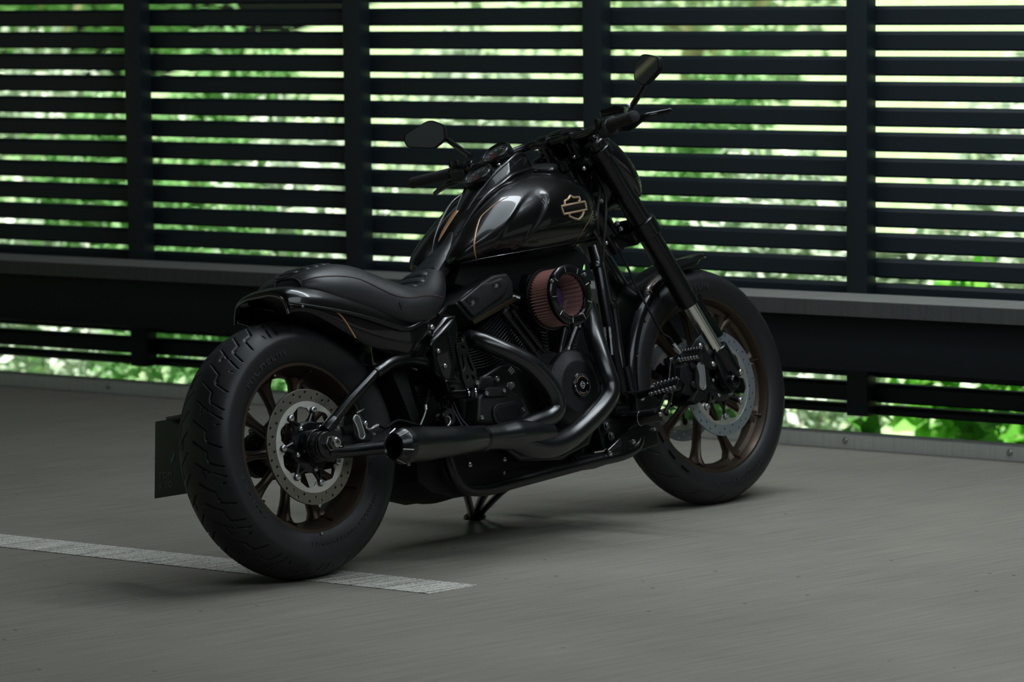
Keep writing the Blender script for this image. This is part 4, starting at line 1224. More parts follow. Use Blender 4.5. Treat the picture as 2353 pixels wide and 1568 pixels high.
# front calipers
for s in (-1, 1):
    f = (lambda p: p) if s < 0 else (lambda p: (p[0], -p[1], p[2]))
    y0, y1 = (-0.118, -0.060) if s < 0 else (0.074, 0.122)
    b = MB()
    b.prism([(1.4873,-0.11,0.4098), (1.5186,-0.11,0.4061), (1.5292,-0.11,0.3886), (1.5199,-0.11,0.3615), (1.5186,-0.11,0.3233), (1.4787,-0.11,0.2975), (1.4447,-0.11,0.2895), (1.4287,-0.11,0.3006), (1.4605,-0.11,0.327), (1.4605,-0.11,0.36), (1.4701,-0.11,0.3939)], y0, y1)
    b.prism([(1.4218,-0.1,0.3996), (1.4556,-0.1,0.4069), (1.4983,-0.1,0.4066), (1.4836,-0.1,0.3244), (1.4411,-0.1,0.3145), (1.4116,-0.1,0.3243), (1.4277,-0.1,0.347), (1.411,-0.1,0.3659)], s * 0.104, s * 0.062)
    for q_ in ((1.4683,-0.1,0.3989), (1.4603,-0.1,0.344)):
        b.lathe([(0.012, -0.012), (0.012, 0.006), (0.009, 0.010), (0.0, 0.010)], (q_[0], s * 0.104, q_[2]), (-0.3, s, 0), 24)
    b.prism([(1.4813,-0.12,0.4664), (1.5116,-0.12,0.4586), (1.5341,-0.12,0.4183), (1.56,-0.12,0.3915), (1.546,-0.12,0.3788), (1.5152,-0.12,0.3851), (1.4633,-0.12,0.4141), (1.455,-0.12,0.446)], s * 0.098, s * 0.122)
    fc = b.build('front_brake_caliper', MATTE, legR if s < 0 else legL, bevel=0.005, seg=3)
    par = legR if s < 0 else legL
    ys = -0.120 if s < 0 else 0.120
    pa, pb = (1.4869,-0.12,0.3902), (1.4829,-0.12,0.341)
    side_plate([peanut(pa, pb, 0.0150, 0.0140, 0.32), peanut(pa, pb, 0.0128, 0.0118, 0.36)[::-1]], ys * 1.0 if s < 0 else 0.124, 0.004, 'caliper_badge_ring', CHROME, par, 0.0006)
    side_plate([peanut(pa, pb, 0.0098, 0.0090, 0.38)], ys if s < 0 else 0.124, 0.003, 'caliper_badge', CHROME, par, 0.0006)
    if s < 0:
        bolt((1.4946,-0.125,0.4515), 0.0075, par, 'button'); bolt((1.5373,-0.125,0.395), 0.0075, par, 'button'); bolt((1.6269,-0.1,0.3063), 0.006, par, 'socket')
        MB().lathe([(0.018, 0), (0.018, 0.010), (0.014, 0.013), (0.011, 0.013), (0.011, 0.004), (0, 0.004)], (1.615, -0.122, 0.340), n=32).build('axle_end', METBLK, par)
# front brake hose
fh = MB().tube([(1.3076,-0.02,0.8025), (1.3015,-0.04,0.7733), (1.3012,-0.05,0.7498), (1.3102,-0.065,0.692), (1.3173,-0.075,0.6439), (1.3301,-0.09,0.588), (1.3658,-0.1,0.5065), (1.3858,-0.11,0.4845), (1.3962,-0.115,0.4639)], [0.0035, 0.0042, 0.0030, 0.0030, 0.0030], 10, 6).build('brake_hose', MATTE, legR)
MB().tube([(1.3929,-0.115,0.4668), (1.4001,-0.115,0.4584), (1.4049,-0.118,0.4489), (1.4087,-0.12,0.4414), (1.4084,-0.12,0.4345)], [0.0045, 0.0048, 0.003, 0.0027, 0.0027], 10, 5).build('hose_fitting', CHROME, legR)
MB().tube([(1.2982,-0.04,0.7735), (1.2996,-0.05,0.7499)], [0.0050, 0.0050], 10, 1).build('hose_ferrule', METBLK, legR)
# cables beside the steering head
for P_ in ([(1.2512,-0.06,0.9399), (1.2338,-0.07,0.9063), (1.2167,-0.07,0.8679), (1.2075,-0.07,0.8357), (1.2139,-0.06,0.802)], [(1.2421,-0.06,0.9731), (1.2466,-0.08,0.9156), (1.2406,-0.08,0.8715), (1.2289,-0.08,0.8285), (1.2211,-0.07,0.776), (1.2166,-0.06,0.7232)]):
    MB().tube(P_, 0.0042, 10, 8).build('cable', GRIP, tc_)

# ---- headlamp cowl
CW = [(1.192, 0.090, 1.092, 1.045, 0.7), (1.198, 0.106, 1.100, 1.02, 0.7), (1.22, 0.116, 1.104, 0.96, 0.75), (1.25, 0.122, 1.098, 0.905, 0.8), (1.28, 0.124, 1.085, 0.87, 0.85), (1.305, 0.117, 1.066, 0.855, 0.9), (1.325, 0.102, 1.044, 0.86, 0.95), (1.342, 0.08, 1.02, 0.88, 1), (1.352, 0.045, 1.0, 0.92, 1), (1.356, 0.01, 0.985, 0.95, 1)]
rings = []
for x, w_, zt, zb_, e in dense(CW, 5):
    zc = (zt + zb_) / 2 - 0.01
    r = []
    for i in range(41):
        t = D2R(-38) + D2R(256) * i / 40 if x < 1.33 else D2R(-90) + 2 * PI * i / 40
        c, s = math.cos(t), math.sin(t)
        z = zc + ((zt - zc) if s > 0 else (zc - zb_)) * math.copysign(abs(s) ** e, s)
        r.append((x + (1.08 - z) * 0.35, -w_ * math.copysign(abs(c) ** e, c), z))
    rings.append(r)
cow = MB().grid(rings, False).build('headlamp_cowl', mat('cowl_lacquer', (0.0025, 0.0025, 0.003), 0.25, 0, 1.0, 0.3), bike, angle=60, solid=0.003)
MB().lathe([(0.05, -0.10), (0.085, -0.06), (0.090, 0.0), (0.090, 0.010), (0.086, 0.016)], (1.335, 0, 0.955), (1, 0, 0.1), 48).build('headlamp', METBLK, cow)
MB().lathe([(0.086, 0.014), (0.05, 0.028), (0.0, 0.033)], (1.335, 0, 0.955), (1, 0, 0.1), 48).build('lamp_lens', GLASS, cow)
b = MB()
b.tube([(1.24, -0.105, 1.0), (1.27, -0.08, 1.00), (1.28, 0.0, 1.0), (1.27, 0.08, 1.0), (1.24, 0.105, 1.0)], 0.012, 12, 4)
b.box((1.26, 0, 0.975), (0.05, 0.13, 0.12))
b.build('cowl_bracket', METBLK, cow, bevel=0.005)

# ---- front fender
FF = [(-154 + 0, 0.050), (-150, 0.062), (-120 - 20, 0.066)]
rings = []
R0 = 0.366
angs = [196 - i * 2.6 for i in range(46)]
for i, a in enumerate(angs):
    t = i / (len(angs) - 1)
    hwid = 0.062 + 0.006 * math.sin(PI * t)
    if t < 0.08: hwid *= 0.80 + 2.5 * t
    dr = 0.032 if 0.05 < t < 0.92 else 0.018
    lip = 0.016 * max(0, (t - 0.93) / 0.07) + 0.004 * max(0, (0.06 - t) / 0.06)
    r = []
    for j in range(19):
        u = PI * j / 18
        y = -hwid * math.copysign(abs(math.cos(u)) ** 0.6, math.cos(u)) * (1 - 0.3 * max(0, (t - 0.9) / 0.1))
        rr_ = R0 + lip - dr * (1 - abs(math.sin(u)) ** 0.65)
        r.append((1.615 + rr_ * math.cos(D2R(a)), YF + y, 0.345 + rr_ * math.sin(D2R(a))))
    rings.append(r)
ffn = MB().grid(rings, False).build('front_fender', GLOSS, bike, angle=60, solid=0.003)
fft = drape_setup(ffn)
gp = [Vector(p) for p in ((1.4294,-0.06,0.6711), (1.4054,-0.066,0.6631), (1.393,-0.066,0.6529), (1.3908,-0.068,0.6395), (1.3965,-0.068,0.6214))]
b = MB(); q = []
for p in smooth_path(gp, 6):
    h = fft.find_nearest(p); q.append(h[0] + (h[1] if h[1].y < 0 else -h[1]) * 0.0012)
b.tube(q, [0.0022, 0.0028, 0.0028, 0.0020], 8, 1, flat=0.5); b.build('pinstripe', GOLD, ffn)
b = MB()
for s in (-1, 1):
    b.prism([(1.4915,-0.07,0.5637), (1.5802,-0.07,0.6014), (1.5995,-0.07,0.5553), (1.657,-0.07,0.476), (1.607,-0.07,0.4604), (1.535,-0.07,0.5405)], s * 0.074, s * 0.082)
b.build('fender_strut', METBLK, ffn, bevel=0.002)
bolt((1.3681,-0.07,0.6182), 0.004, ffn, 'socket')

# ---- frame
fr = MB()
for s in (-1, 1):
    # cradle: steering head, down tube, bottom rail, up to the swing arm pivot
    fr.tube([(1.1869,-0.055,0.7617), (1.1741,-0.075,0.6976), (1.1654,-0.085,0.5632), (1.1697,-0.09,0.4192), (1.173,-0.09,0.3506)] if s < 0 else [tuple(np.array(q) * (1, -1, 1)) for q in ((1.1869,-0.055,0.7617), (1.1741,-0.075,0.6976), (1.1654,-0.085,0.5632), (1.1697,-0.09,0.4192), (1.173,-0.09,0.3506))], 0.0165, 20, 6)
    fr.tube([(1.205, s * 0.09, 0.42), (1.205, s * 0.10, 0.30), (1.185, s * 0.115, 0.215), (1.12, s * 0.118, 0.185), (0.96, s * 0.115, 0.176), (0.70, s * 0.11, 0.158), (0.56, s * 0.10, 0.150), (0.48, s * 0.10, 0.175), (0.45, s * 0.10, 0.26), (0.47, s * 0.10, 0.40), (0.46, s * 0.10, 0.60)], 0.0155, 16, 6)
fr.tube([(1.20, 0, 0.90), (1.05, 0, 0.80), (0.80, 0, 0.73), (0.55, 0, 0.69), (0.44, 0, 0.60)], [0.035, 0.03, 0.025, 0.025, 0.02], 16, 5)
fr.tube([(1.18, 0, 0.985), (1.245, 0, 0.83)], 0.033, 24, 1)
frm = fr.build('frame', METBLK, bike)
b = MB().lathe([(0.0185, 0), (0.0195, 0.002), (0.0195, 0.016), (0.0185, 0.018)], (1.1719,-0.07,0.7164), Vector((1.1703,-0.075,0.6815)) - Vector((1.1778,-0.065,0.7282)), 28)
b.build('tube_collar', METBLK, frm)
b = MB()
b.tube([(1.2234,-0.05,0.7274), (1.2204,-0.055,0.6547), (1.2211,-0.06,0.5983)], 0.0095, 14, 4)
b.tube([(1.2203,-0.062,0.6046), (1.2247,-0.062,0.5814), (1.2131,-0.07,0.4668), (1.2035,-0.075,0.4083)], [0.0135, 0.014, 0.0115, 0.0115], 14, 3)
b.build('damper_tube', METBLK, frm)
# warning label on the down tube: two columns of fine white lines
random.seed(5)
b = MB()
def onray(p, q, r_):  # point pushed to the camera-facing side of the tube
    return Vector(p)
T0, T1 = Vector((1.1591,-0.085,0.5361)), Vector((1.1483,-0.087,0.4442))
axd = (T1 - T0).normalized(); outw = Vector((-0.68, -0.73, 0)); outw = (outw - axd * outw.dot(axd)).normalized(); sid = axd.cross(outw)
for ci, (sg, ln) in enumerate(((1, 0.072), (-1, 0.085))):
    for r_i in range(34):
        z0 = 0.002 + r_i * 0.0023
        if z0 > ln - 0.006: break
        wdt = random.uniform(0.004, 0.0075)
        th = sg * 0.42
        c = T0 + axd * z0
        nrm = outw * math.cos(th) + sid * math.sin(th)
        tg = nrm.cross(axd)
        b.box(c + nrm * 0.01695, (wdt, 0.0004, 0.0011), Matrix((tg, nrm, axd)).transposed())
b.build('warning_label', WHITE, frm, smooth=False)

# side cover / oil tank area behind the rear cylinder
b = MB()
b.prism([(0.3676,-0.12,0.592), (0.3936,-0.12,0.5986), (0.4648,-0.12,0.622), (0.5139,-0.12,0.6181), (0.5046,-0.12,0.5954), (0.4308,-0.12,0.5431), (0.3962,-0.12,0.517), (0.3606,-0.12,0.523), (0.3385,-0.12,0.5336), (0.3419,-0.12,0.568)], -0.128, -0.06)
cv = b.build('side_bracket', GLOSS, bike, bevel=0.006, seg=3)
b = MB()
b.prism([(0.4285,-0.12,0.5742), (0.4891,-0.12,0.6123), (0.5207,-0.12,0.6159), (0.5312,-0.12,0.5842), (0.5137,-0.12,0.5055), (0.4873,-0.12,0.4463), (0.4517,-0.12,0.4435), (0.4223,-0.12,0.4676), (0.4228,-0.12,0.5288)], -0.134, 0.10)
oc = b.build('side_cover', GLOSS, bike, bevel=0.010, seg=4)
b = MB().tube([(0.5332,-0.12,0.6107), (0.5121,-0.13,0.5993), (0.4758,-0.137,0.5808), (0.4398,-0.14,0.5629), (0.4164,-0.14,0.5503), (0.4081,-0.14,0.5409)], [0.004, 0.007, 0.008, 0.008, 0.006], 14, 6)
b.build('cover_edge', METBLK, oc)
b = MB().tube([(0.4641,-0.13,0.6178), (0.4959,-0.12,0.6313), (0.5299,-0.1,0.6462)], [0.007, 0.008, 0.006], 12, 4)
b.build('cover_edge', METBLK, oc)
for i in range(13):
    p = Vector((0.4846,-0.136,0.5858)).lerp(Vector((0.4929,-0.136,0.5052)), i / 12)
    MB().box(p, (0.012, 0.003, 0.0035)).build('vent_fin', METBLK, oc, bevel=0.0008, seg=1)
bolt((0.4351,-0.13,0.5894), 0.0085, cv, 'button'); bolt((0.3602,-0.13,0.5478), 0.0085, cv, 'button')
bolt((0.4387,-0.137,0.5255), 0.0068, oc, 'button'); bolt((0.4545,-0.137,0.4848), 0.0068, oc, 'button')
b = MB()
b.prism([(0.3717,-0.11,0.5194), (0.4032,-0.11,0.5346), (0.4092,-0.11,0.5101), (0.3923,-0.11,0.4976)], -0.118, -0.09)
b.build('frame_gusset', mat('brushed_black', (0.10, 0.105, 0.11), 0.4, 0.9), frm, bevel=0.002)
# junction block behind the bracket
b = MB()
b.prism([(0.4342,-0.12,0.4504), (0.5119,-0.12,0.4391), (0.5179,-0.12,0.4143), (0.4431,-0.12,0.4134)], -0.15, -0.03)
b.build('pivot_block', METBLK, frm, bevel=0.008, seg=3)
b = MB()
b.lathe([(0.022, 0), (0.024, 0.003), (0.024, 0.028), (0.021, 0.031), (0.008, 0.031), (0.007, 0.026), (0, 0.026)], (0.4499,-0.1,0.353), n=36)
b.build('pivot_cap', METBLK, frm)
b = MB().tube([(0.4329,-0.133,0.3548), (0.4424,-0.133,0.3538), (0.4468,-0.133,0.3453), (0.4424,-0.133,0.3358), (0.4333,-0.133,0.3307)], 0.0022, 8, 4)
b.build('circlip', CHROME, frm)
b = MB().prism([(0.355, 0.20), (0.40, 0.165), (0.48, 0.142), (0.62, 0.142), (1.0, 0.162), (1.0, 0.24), (0.55, 0.30), (0.37, 0.30)], -0.072, 0.12)
b.build('lower_frame_box', MATTE, frm, bevel=0.008)
b = MB().prism([(0.9293,-0.08,0.2005), (1.0917,-0.08,0.1997), (1.1054,-0.08,0.1771), (1.0706,-0.08,0.164), (1.0126,-0.08,0.1578), (0.9514,-0.08,0.1626)], -0.10, 0.10)
b.build('bottom_guard', METBLK, frm, bevel=0.012, seg=3)
bolt((0.5272,-0.1,0.2219), 0.0075, frm, 'button'); bolt((0.6449,-0.115,0.2215), 0.0062, frm, 'button'); bolt((0.6613,-0.09,0.1857), 0.005, frm, 'button')

b = MB().prism([(0.62, 0.70), (0.66, 0.755), (1.12, 0.765), (1.16, 0.74), (1.13, 0.69), (0.95, 0.665), (0.75, 0.665)], -0.055, 0.10)
b.build('coil_cover', MATTE, frm, bevel=0.01)

# ---- engine
eng = bike
def cyl(base, top, rad, n, name, gap, r_y=1.0):
    base, top = Vector(base), Vector(top); d_ = top - base; L_ = d_.length
    u = Vector((0, 1, 0)); a = d_.normalized(); w_ = a.cross(u)
    core = MB().lathe([(rad * 0.72, 0), (rad * 0.72, L_)], base, a, 32)
    c = core.build('cylinder', METBLK, eng)
    def fin_ring(h, k, t):
        ring = []
        for i in range(48):
            th = 2 * PI * i / 48; ct, st_ = math.cos(th), math.sin(th)
            e = 0.62
            ring.append(base + a * (h + t) + (u * math.copysign(abs(ct) ** e, ct) + w_ * math.copysign(abs(st_) ** e, st_)) * rad * k)
        return ring
    for i in range(n):
        h = L_ * (i + 0.5) / n
        MB().grid([fin_ring(h, 0.7, -0.0012), fin_ring(h, 0.988, -0.0009), fin_ring(h, 1.0, 0), fin_ring(h, 0.988, 0.0009), fin_ring(h, 0.7, 0.0012)], True).build('cooling_fin', FINM, c)
    return c
FINM = mat('machined_fin_edge', (0.22, 0.225, 0.235), 0.30, 0.9)
cyl((0.835, 0.0, 0.455), (0.725, 0.0, 0.612), 0.086, 22, 'rear', 0)
cyl((0.935, 0.0, 0.455), (1.035, 0.0, 0.612), 0.086, 22, 'front', 0)
# rocker boxes
def rocker(poly, y0, y1, flip=False):
    b = MB()
    pts = [(p[0], p[-1]) for p in poly]
    if flip: pts = [(1.655 - x, z - 0.006) for x, z in pts]
    b.prism(pts, y0, y1)
    return b
RP = [(0.5556,-0.12,0.6441), (0.6036,-0.12,0.5907), (0.6458,-0.12,0.5998), (0.7141,-0.12,0.6225), (0.7835,-0.12,0.6471), (0.7878,-0.12,0.6862), (0.7709,-0.12,0.7126), (0.7158,-0.12,0.7102), (0.6089,-0.12,0.6742)]
rb = rocker(RP, -0.112, 0.10).build('rocker_box', WRINKLE, eng, bevel=0.010, seg=4)
rocker(RP, -0.085, 0.10, True).build('rocker_box', MATTE, eng, bevel=0.010, seg=4)
b = MB().prism([(0.6024,-0.12,0.5955), (0.7835,-0.12,0.6471), (0.7829,-0.12,0.6345), (0.6088,-0.12,0.5841)], -0.118, 0.10)
b.build('rocker_base', mat('bronze_black_gasket', (0.045, 0.034, 0.018), 0.35, 0.6), eng, bevel=0.002)
# raised cap on the rear rocker box with two bolt pockets
b = MB().prism([(0.5635,-0.12,0.6497), (0.6063,-0.12,0.6029), (0.739,-0.12,0.652), (0.7653,-0.12,0.6878), (0.7319,-0.12,0.7012), (0.6843,-0.12,0.6905), (0.6574,-0.12,0.6909)], -0.122, 0.05)
b.build('rocker_cap', WRINKLE, rb, bevel=0.007, seg=3)
for (pp, q) in ((((0.5841,-0.12,0.6528), (0.6036,-0.12,0.6606), (0.6333,-0.12,0.6537), (0.6331,-0.12,0.6428), (0.6091,-0.12,0.6353), (0.5904,-0.12,0.6414)), (0.6063,-0.124,0.6412)), (((0.6918,-0.12,0.6837), (0.7116,-0.12,0.6917), (0.7284,-0.12,0.6858), (0.7267,-0.12,0.6781), (0.7075,-0.12,0.6732)), (0.7056,-0.124,0.6796))):
    MB().prism(pp, -0.1232, -0.11).build('bolt_pocket', MATTE, rb)
    bolt((q[0], -0.1225, q[2]), 0.0065, rb, 'hex', 'bolt')
# crankcase, cam cover, gearcase
b = MB().prism([(0.60, 0.30), (0.60, 0.44), (0.70, 0.47), (0.80, 0.475), (0.885, 0.50), (0.97, 0.475), (1.03, 0.43), (1.055, 0.36), (1.05, 0.28), (1.0, 0.22), (0.88, 0.195), (0.72, 0.21)], -0.10, 0.13)
b.build('crankcase', METBLK, eng, bevel=0.012, seg=3)
c0 = Vector((0.9249,-0.17,0.3865))
b = MB()
b.lathe([(0.105, 0.0), (0.105, 0.030), (0.100, 0.040), (0.085, 0.047), (0.078, 0.052), (0.073, 0.056), (0.069, 0.056)], (c0.x - 0.005, -0.115, c0.z - 0.005), n=72)
b.prism([(0.7987,-0.15,0.4512), (0.8454,-0.15,0.4534), (0.9069,-0.15,0.4574), (0.9268,-0.15,0.4016), (0.863,-0.15,0.3286), (0.8212,-0.15,0.3484), (0.8061,-0.15,0.4034)], -0.152, -0.10)
cc = b.build('cam_cover', WRINKLE, eng, bevel=0.004, seg=3)
dc = (c0.x, -0.168, c0.z)
MB().lathe([(0.0345, -0.012), (0.0345, 0.0065), (0.0325, 0.0085), (0.0, 0.0085)], (dc[0], -0.168, dc[2]), n=64).build('timer_cover', METBLK, cc)
MB().lathe([(0.0300, 0.0080), (0.0300, 0.0092), (0.0286, 0.0092), (0.0286, 0.0080)], (dc[0], -0.168, dc[2]), n=64, cap=False).build('cover_ring', CHROME, cc)
ring_text('HARLEY-DAVIDSON', 0.0235, D2R(90), 0.0062, -0.1772, dc[0], dc[2], 'cover_lettering', GOLDM, cc, 0.0006, space=1.0)
ring_text('MOTOR CO', 0.0235, D2R(-90), 0.0062, -0.1772, dc[0], dc[2], 'cover_lettering', GOLDM, cc, 0.0006, inward=True, space=1.0)
def shield(s):
    bar_ = [(-1.0, 0.30), (-1.0, -0.30), (1.0, -0.30), (1.0, 0.30)]
    up_ = [(-0.78, 0.30), (-0.78, 0.68), (-0.45, 0.72), (-0.3, 0.95), (0, 1.05), (0.3, 0.95), (0.45, 0.72), (0.78, 0.68), (0.78, 0.30)]
    dn_ = [(-0.62, -0.30), (-0.62, -0.68), (-0.25, -1.0), (0, -1.15), (0.25, -1.0), (0.62, -0.68), (0.62, -0.30)]
    return [[(x * s, y * s) for x, y in q] for q in (bar_, up_, dn_)]
b = MB()
for q, cl_ in zip(shield(0.0085), (True, False, False)):
    P_ = [Vector((dc[0] + x, -0.1768, dc[2] + z)) for x, z in q]
    if cl_: P_ += [P_[0], P_[1]]
    f_ = []
    for a, c in zip(P_[:-1], P_[1:]): f_ += [a, a.lerp(c, .5)]
    f_.append(P_[-1]); b.tube(f_, 0.0008, 6, 1)
b.build('cover_emblem', WHITE, cc)
bolt((0.8946,-0.178,0.3846), 0.0032, cc, 'button'); bolt((0.9439,-0.178,0.3885), 0.0032, cc, 'button')
bolt((0.8489,-0.157,0.4348), 0.0060, cc, 'socket'); bolt((0.9029,-0.15,0.4561), 0.0048, cc, 'socket'); bolt((0.8013,-0.15,0.4526), 0.0052, cc, 'socket'); bolt((0.9614,-0.14,0.4586), 0.0045, cc, 'socket'); bolt((0.8698,-0.13,0.476), 0.0045, cc, 'socket'); bolt((0.9215,-0.13,0.4771), 0.0045, cc, 'socket')
# tappet block and push rod tubes
b = MB().prism([(0.8047,-0.13,0.4848), (0.8743,-0.13,0.4851), (0.8988,-0.13,0.4702), (0.9424,-0.13,0.4759), (0.9819,-0.13,0.4629), (0.9575,-0.13,0.4396), (0.8317,-0.13,0.4414)], -0.142, -0.09)
b.build('tappet_block', WRINKLE, eng, bevel=0.004)
b = MB()
for P_ in (((0.7187,-0.125,0.6058), (0.8169,-0.13,0.4774)), ((0.7727,-0.105,0.6107), (0.8617,-0.115,0.4818)), ((1.0079,-0.12,0.5581), (0.9278,-0.13,0.474)), ((0.9591,-0.12,0.562), (0.898,-0.13,0.4767))):
    b.tube(P_, 0.0105, 16, 1)
    a, c = Vector(P_[0]), Vector(P_[1]); dd = (c - a).normalized()
    b.lathe([(0.0140, -0.004), (0.0145, 0.018), (0.0130, 0.020)], a, dd, 18)
    b.lathe([(0.0140, -0.02), (0.0150, 0.0), (0.0150, 0.004)], c, dd, 18)
b.build('pushrod_tube', METBLK, eng)
# small fin edges seen between the cylinders
for (p, q, n_) in (((0.792,-0.095,0.5885), (0.8407,-0.095,0.499), 10), ((0.8893,-0.1,0.5418), (0.8885,-0.1,0.4878), 7), ((0.9497,-0.11,0.5354), (0.9395,-0.11,0.4916), 6), ((1.009,-0.11,0.5466), (0.9819,-0.11,0.4912), 7)):
    p, q = Vector(p), Vector(q)
    for i in range(n_):
        c = p.lerp(q, i / (n_ - 1))
        MB().tube([c + Vector((-0.010, 0, 0.003)), c + Vector((0, -0.003, -0.001)), c + Vector((0.010, 0, 0.001))], 0.0016, 6, 2).build('fin_edge', FINM, eng)
# gearbox cover
b = MB()
b.prism([(0.5325,-0.15,0.3921), (0.572,-0.15,0.4099), (0.6516,-0.15,0.4054), (0.6865,-0.15,0.3803), (0.7023,-0.15,0.3601), (0.6976,-0.15,0.3294), (0.6134,-0.15,0.3161), (0.5134,-0.15,0.3263)], -0.165, -0.06)
b.prism([(0.5607,-0.13,0.4258), (0.5782,-0.13,0.4443), (0.6186,-0.13,0.4452), (0.6334,-0.13,0.4314), (0.6279,-0.13,0.4071), (0.5567,-0.13,0.4077)], -0.140, -0.05)
gb_ = b.build('gearbox', WRINKLE, eng, bevel=0.009, seg=4)
def rrect(cx, cz, hw, hh, r, rot=0.0, n=6):
    P_ = []
    for sx, sz, a0 in ((1, 1, 0), (-1, 1, 90), (-1, -1, 180), (1, -1, 270)):
        for i in range(n + 1):
            a = D2R(a0 + 90 * i / n); P_.append((sx * (hw - r) + r * math.cos(a), sz * (hh - r) + r * math.sin(a)))
    cr_, sr_ = math.cos(rot), math.sin(rot)
    return [(cx + x * cr_ - z * sr_, cz + x * sr_ + z * cr_) for x, z in P_]
gc = (0.6247,-0.168,0.3407)
side_plate([rrect(gc[0], gc[2], 0.052, 0.026, 0.022, 0.05)], -0.1665, 0.012, 'gearbox_cover', WRINKLE, gb_, 0.003)
side_plate([rrect(gc[0], gc[2], 0.044, 0.018, 0.016, 0.05)], -0.1725, 0.003, 'cover_inset', MATTE, gb_, 0.001)
b = MB().prism([(0.5529,-0.16,0.4104), (0.5716,-0.16,0.4148), (0.6376,-0.16,0.4102), (0.6529,-0.16,0.3978), (0.6318,-0.16,0.3844), (0.5568,-0.16,0.3885)], -0.172, -0.15)
b.build('cover_flange', WRINKLE, gb_, bevel=0.005, seg=3)
for p, r_ in (((0.5525,-0.175,0.3988), .0062), ((0.6187,-0.175,0.3998), .0062), ((0.5283,-0.168,0.338), .0058), ((0.6918,-0.165,0.3437), .0055), ((0.6315,-0.145,0.4328), .0085), ((0.553,-0.145,0.4308), .0075), ((0.6991,-0.13,0.4128), .0085), ((0.6869,-0.15,0.3818), .0060)):
    bolt(p, r_, gb_, 'socket')
MB().lathe([(0.012, -0.03), (0.012, 0.002), (0.010, 0.004), (0, 0.004)], (0.6896,-0.13,0.4106), n=6).build('drain_plug', BOLT, gb_)
b = MB()
for i in range(3): b.box(Vector((0.734,-0.1,0.4573)) + Vector((0.004 * i, 0, -0.005 * i)), (0.018, 0.004, 0.0025), Matrix.Rotation(D2R(-35), 3, 'Y'))
b.build('stator_fin', BOLT, gb_)
# intake manifold and throttle body
b = MB().tube([(0.80, -0.02, 0.66), (0.875, -0.05, 0.625), (0.95, -0.02, 0.66)], [0.028, 0.034, 0.028], 20, 5)
b.tube([(0.875, -0.05, 0.625), (0.87, -0.16, 0.625)], 0.034, 24, 1)
b.build('intake', METBLK, eng)
b = MB().prism([(0.8354,-0.09,0.6142), (0.8592,-0.09,0.6378), (0.8708,-0.09,0.6274), (0.833,-0.09,0.5637)], -0.10, -0.07)
b.build('engine_bracket', WRINKLE, eng, bevel=0.003)
# lower front: regulator with fins, oil lines, bolts
b = MB()
for i in range(7):
    p = Vector((1.1132,-0.1,0.3051)).lerp(Vector((1.164,-0.1,0.3043)), i / 6)
    b.lathe([(0.018, -0.0016), (0.020, 0), (0.018, 0.0016)], p, (0.95, -0.2, 0.15), 20)
b.tube([(1.113,-0.1,0.3043), (1.177,-0.1,0.3051)], 0.0165, 20, 1)
b.build('oil_filter', METBLK, eng)
for p, r_ in (((1.0681,-0.11,0.2683), .0078), ((1.0813,-0.11,0.2387), .0085)):
    MB().lathe([(r_ * 1.5, -0.01), (r_ * 1.5, 0), (r_ * 1.15, 0.001), (r_ * 1.1, 0.006), (r_ * .4, 0.009), (0, 0.009)], p, n=24).build('plug', mat('dark_plug', (0.12, 0.12, 0.12), 0.3, 1.0), eng)
b = MB().prism([(1.0488,-0.09,0.279), (1.1536,-0.09,0.2938), (1.1957,-0.09,0.2555), (1.1235,-0.09,0.2206), (1.0559,-0.09,0.2024)], -0.095, -0.03)
b.build('front_mount', MATTE, eng, bevel=0.004)

# ---- air cleaner
ACF = Vector((0.8646, -0.240, 0.6268)); ax_ac = Vector((0, -1, 0))
ac = MB().lathe([(0.060, -0.095), (0.0835, -0.090), (0.0840, -0.082), (0.078, -0.080)], ACF, ax_ac, 72).build('air_cleaner', GLOSS, bike)
b = MB()
n = 54; rings = []
for i in range(n * 2 + 1):
    a = 2 * PI * i / (n * 2); r = 0.0770 if i % 2 else 0.0645
    rings.append([(ACF.x + r * math.cos(a), y, ACF.z + r * math.sin(a)) for y in (-0.158, -0.232)])
b.grid(rings, False)
b.build('filter_pleats', REDF, ac, smooth=False)
MB().lathe([(0.064, -0.082), (0.064, -0.006)], ACF, ax_ac, 48, cap=False).build('filter_core', mat('inner_gauze', (0.16, 0.05, 0.05), 0.7), ac)
MB().lathe([(0.0575, -0.0095), (0.0575, 0.001), (0.060, 0.004), (0.0780, 0.004), (0.0820, 0.001), (0.0820, -0.010), (0.079, -0.012), (0.0575, -0.0095)], ACF, ax_ac, 80, cap=False).build('cleaner_ring', GLOSS, ac, angle=50)
MB().lathe([(0.0583, -0.0015), (0, 0.0005)], ACF, ax_ac, 64).build('cleaner_lens', GLASS, ac)
inner = []
for i in range(57):
    a = 2 * PI * i / 56; r = 0.0600 if i % 2 else 0.0530
    inner.append([(ACF.x + r * math.cos(a), y, ACF.z + r * math.sin(a)) for y in (-0.158, -0.231)])
MB().grid(inner, False).build('inner_pleats', REDF, ac, smooth=False)
MB().lathe([(0.060, -0.080), (0.0, -0.080)], ACF, ax_ac, 48).build('back_plate', GLOSS, ac)
MB().lathe([(0.034, -0.079), (0.038, -0.066), (0.026, -0.050), (0, -0.042)], ACF, ax_ac, 36).build('bell_mouth', mat('purple_sheen_mouth', (0.07, 0.03, 0.12), 0.6, 0.2), ac)  # purple colour painted in for the iridescent sheen on the lens
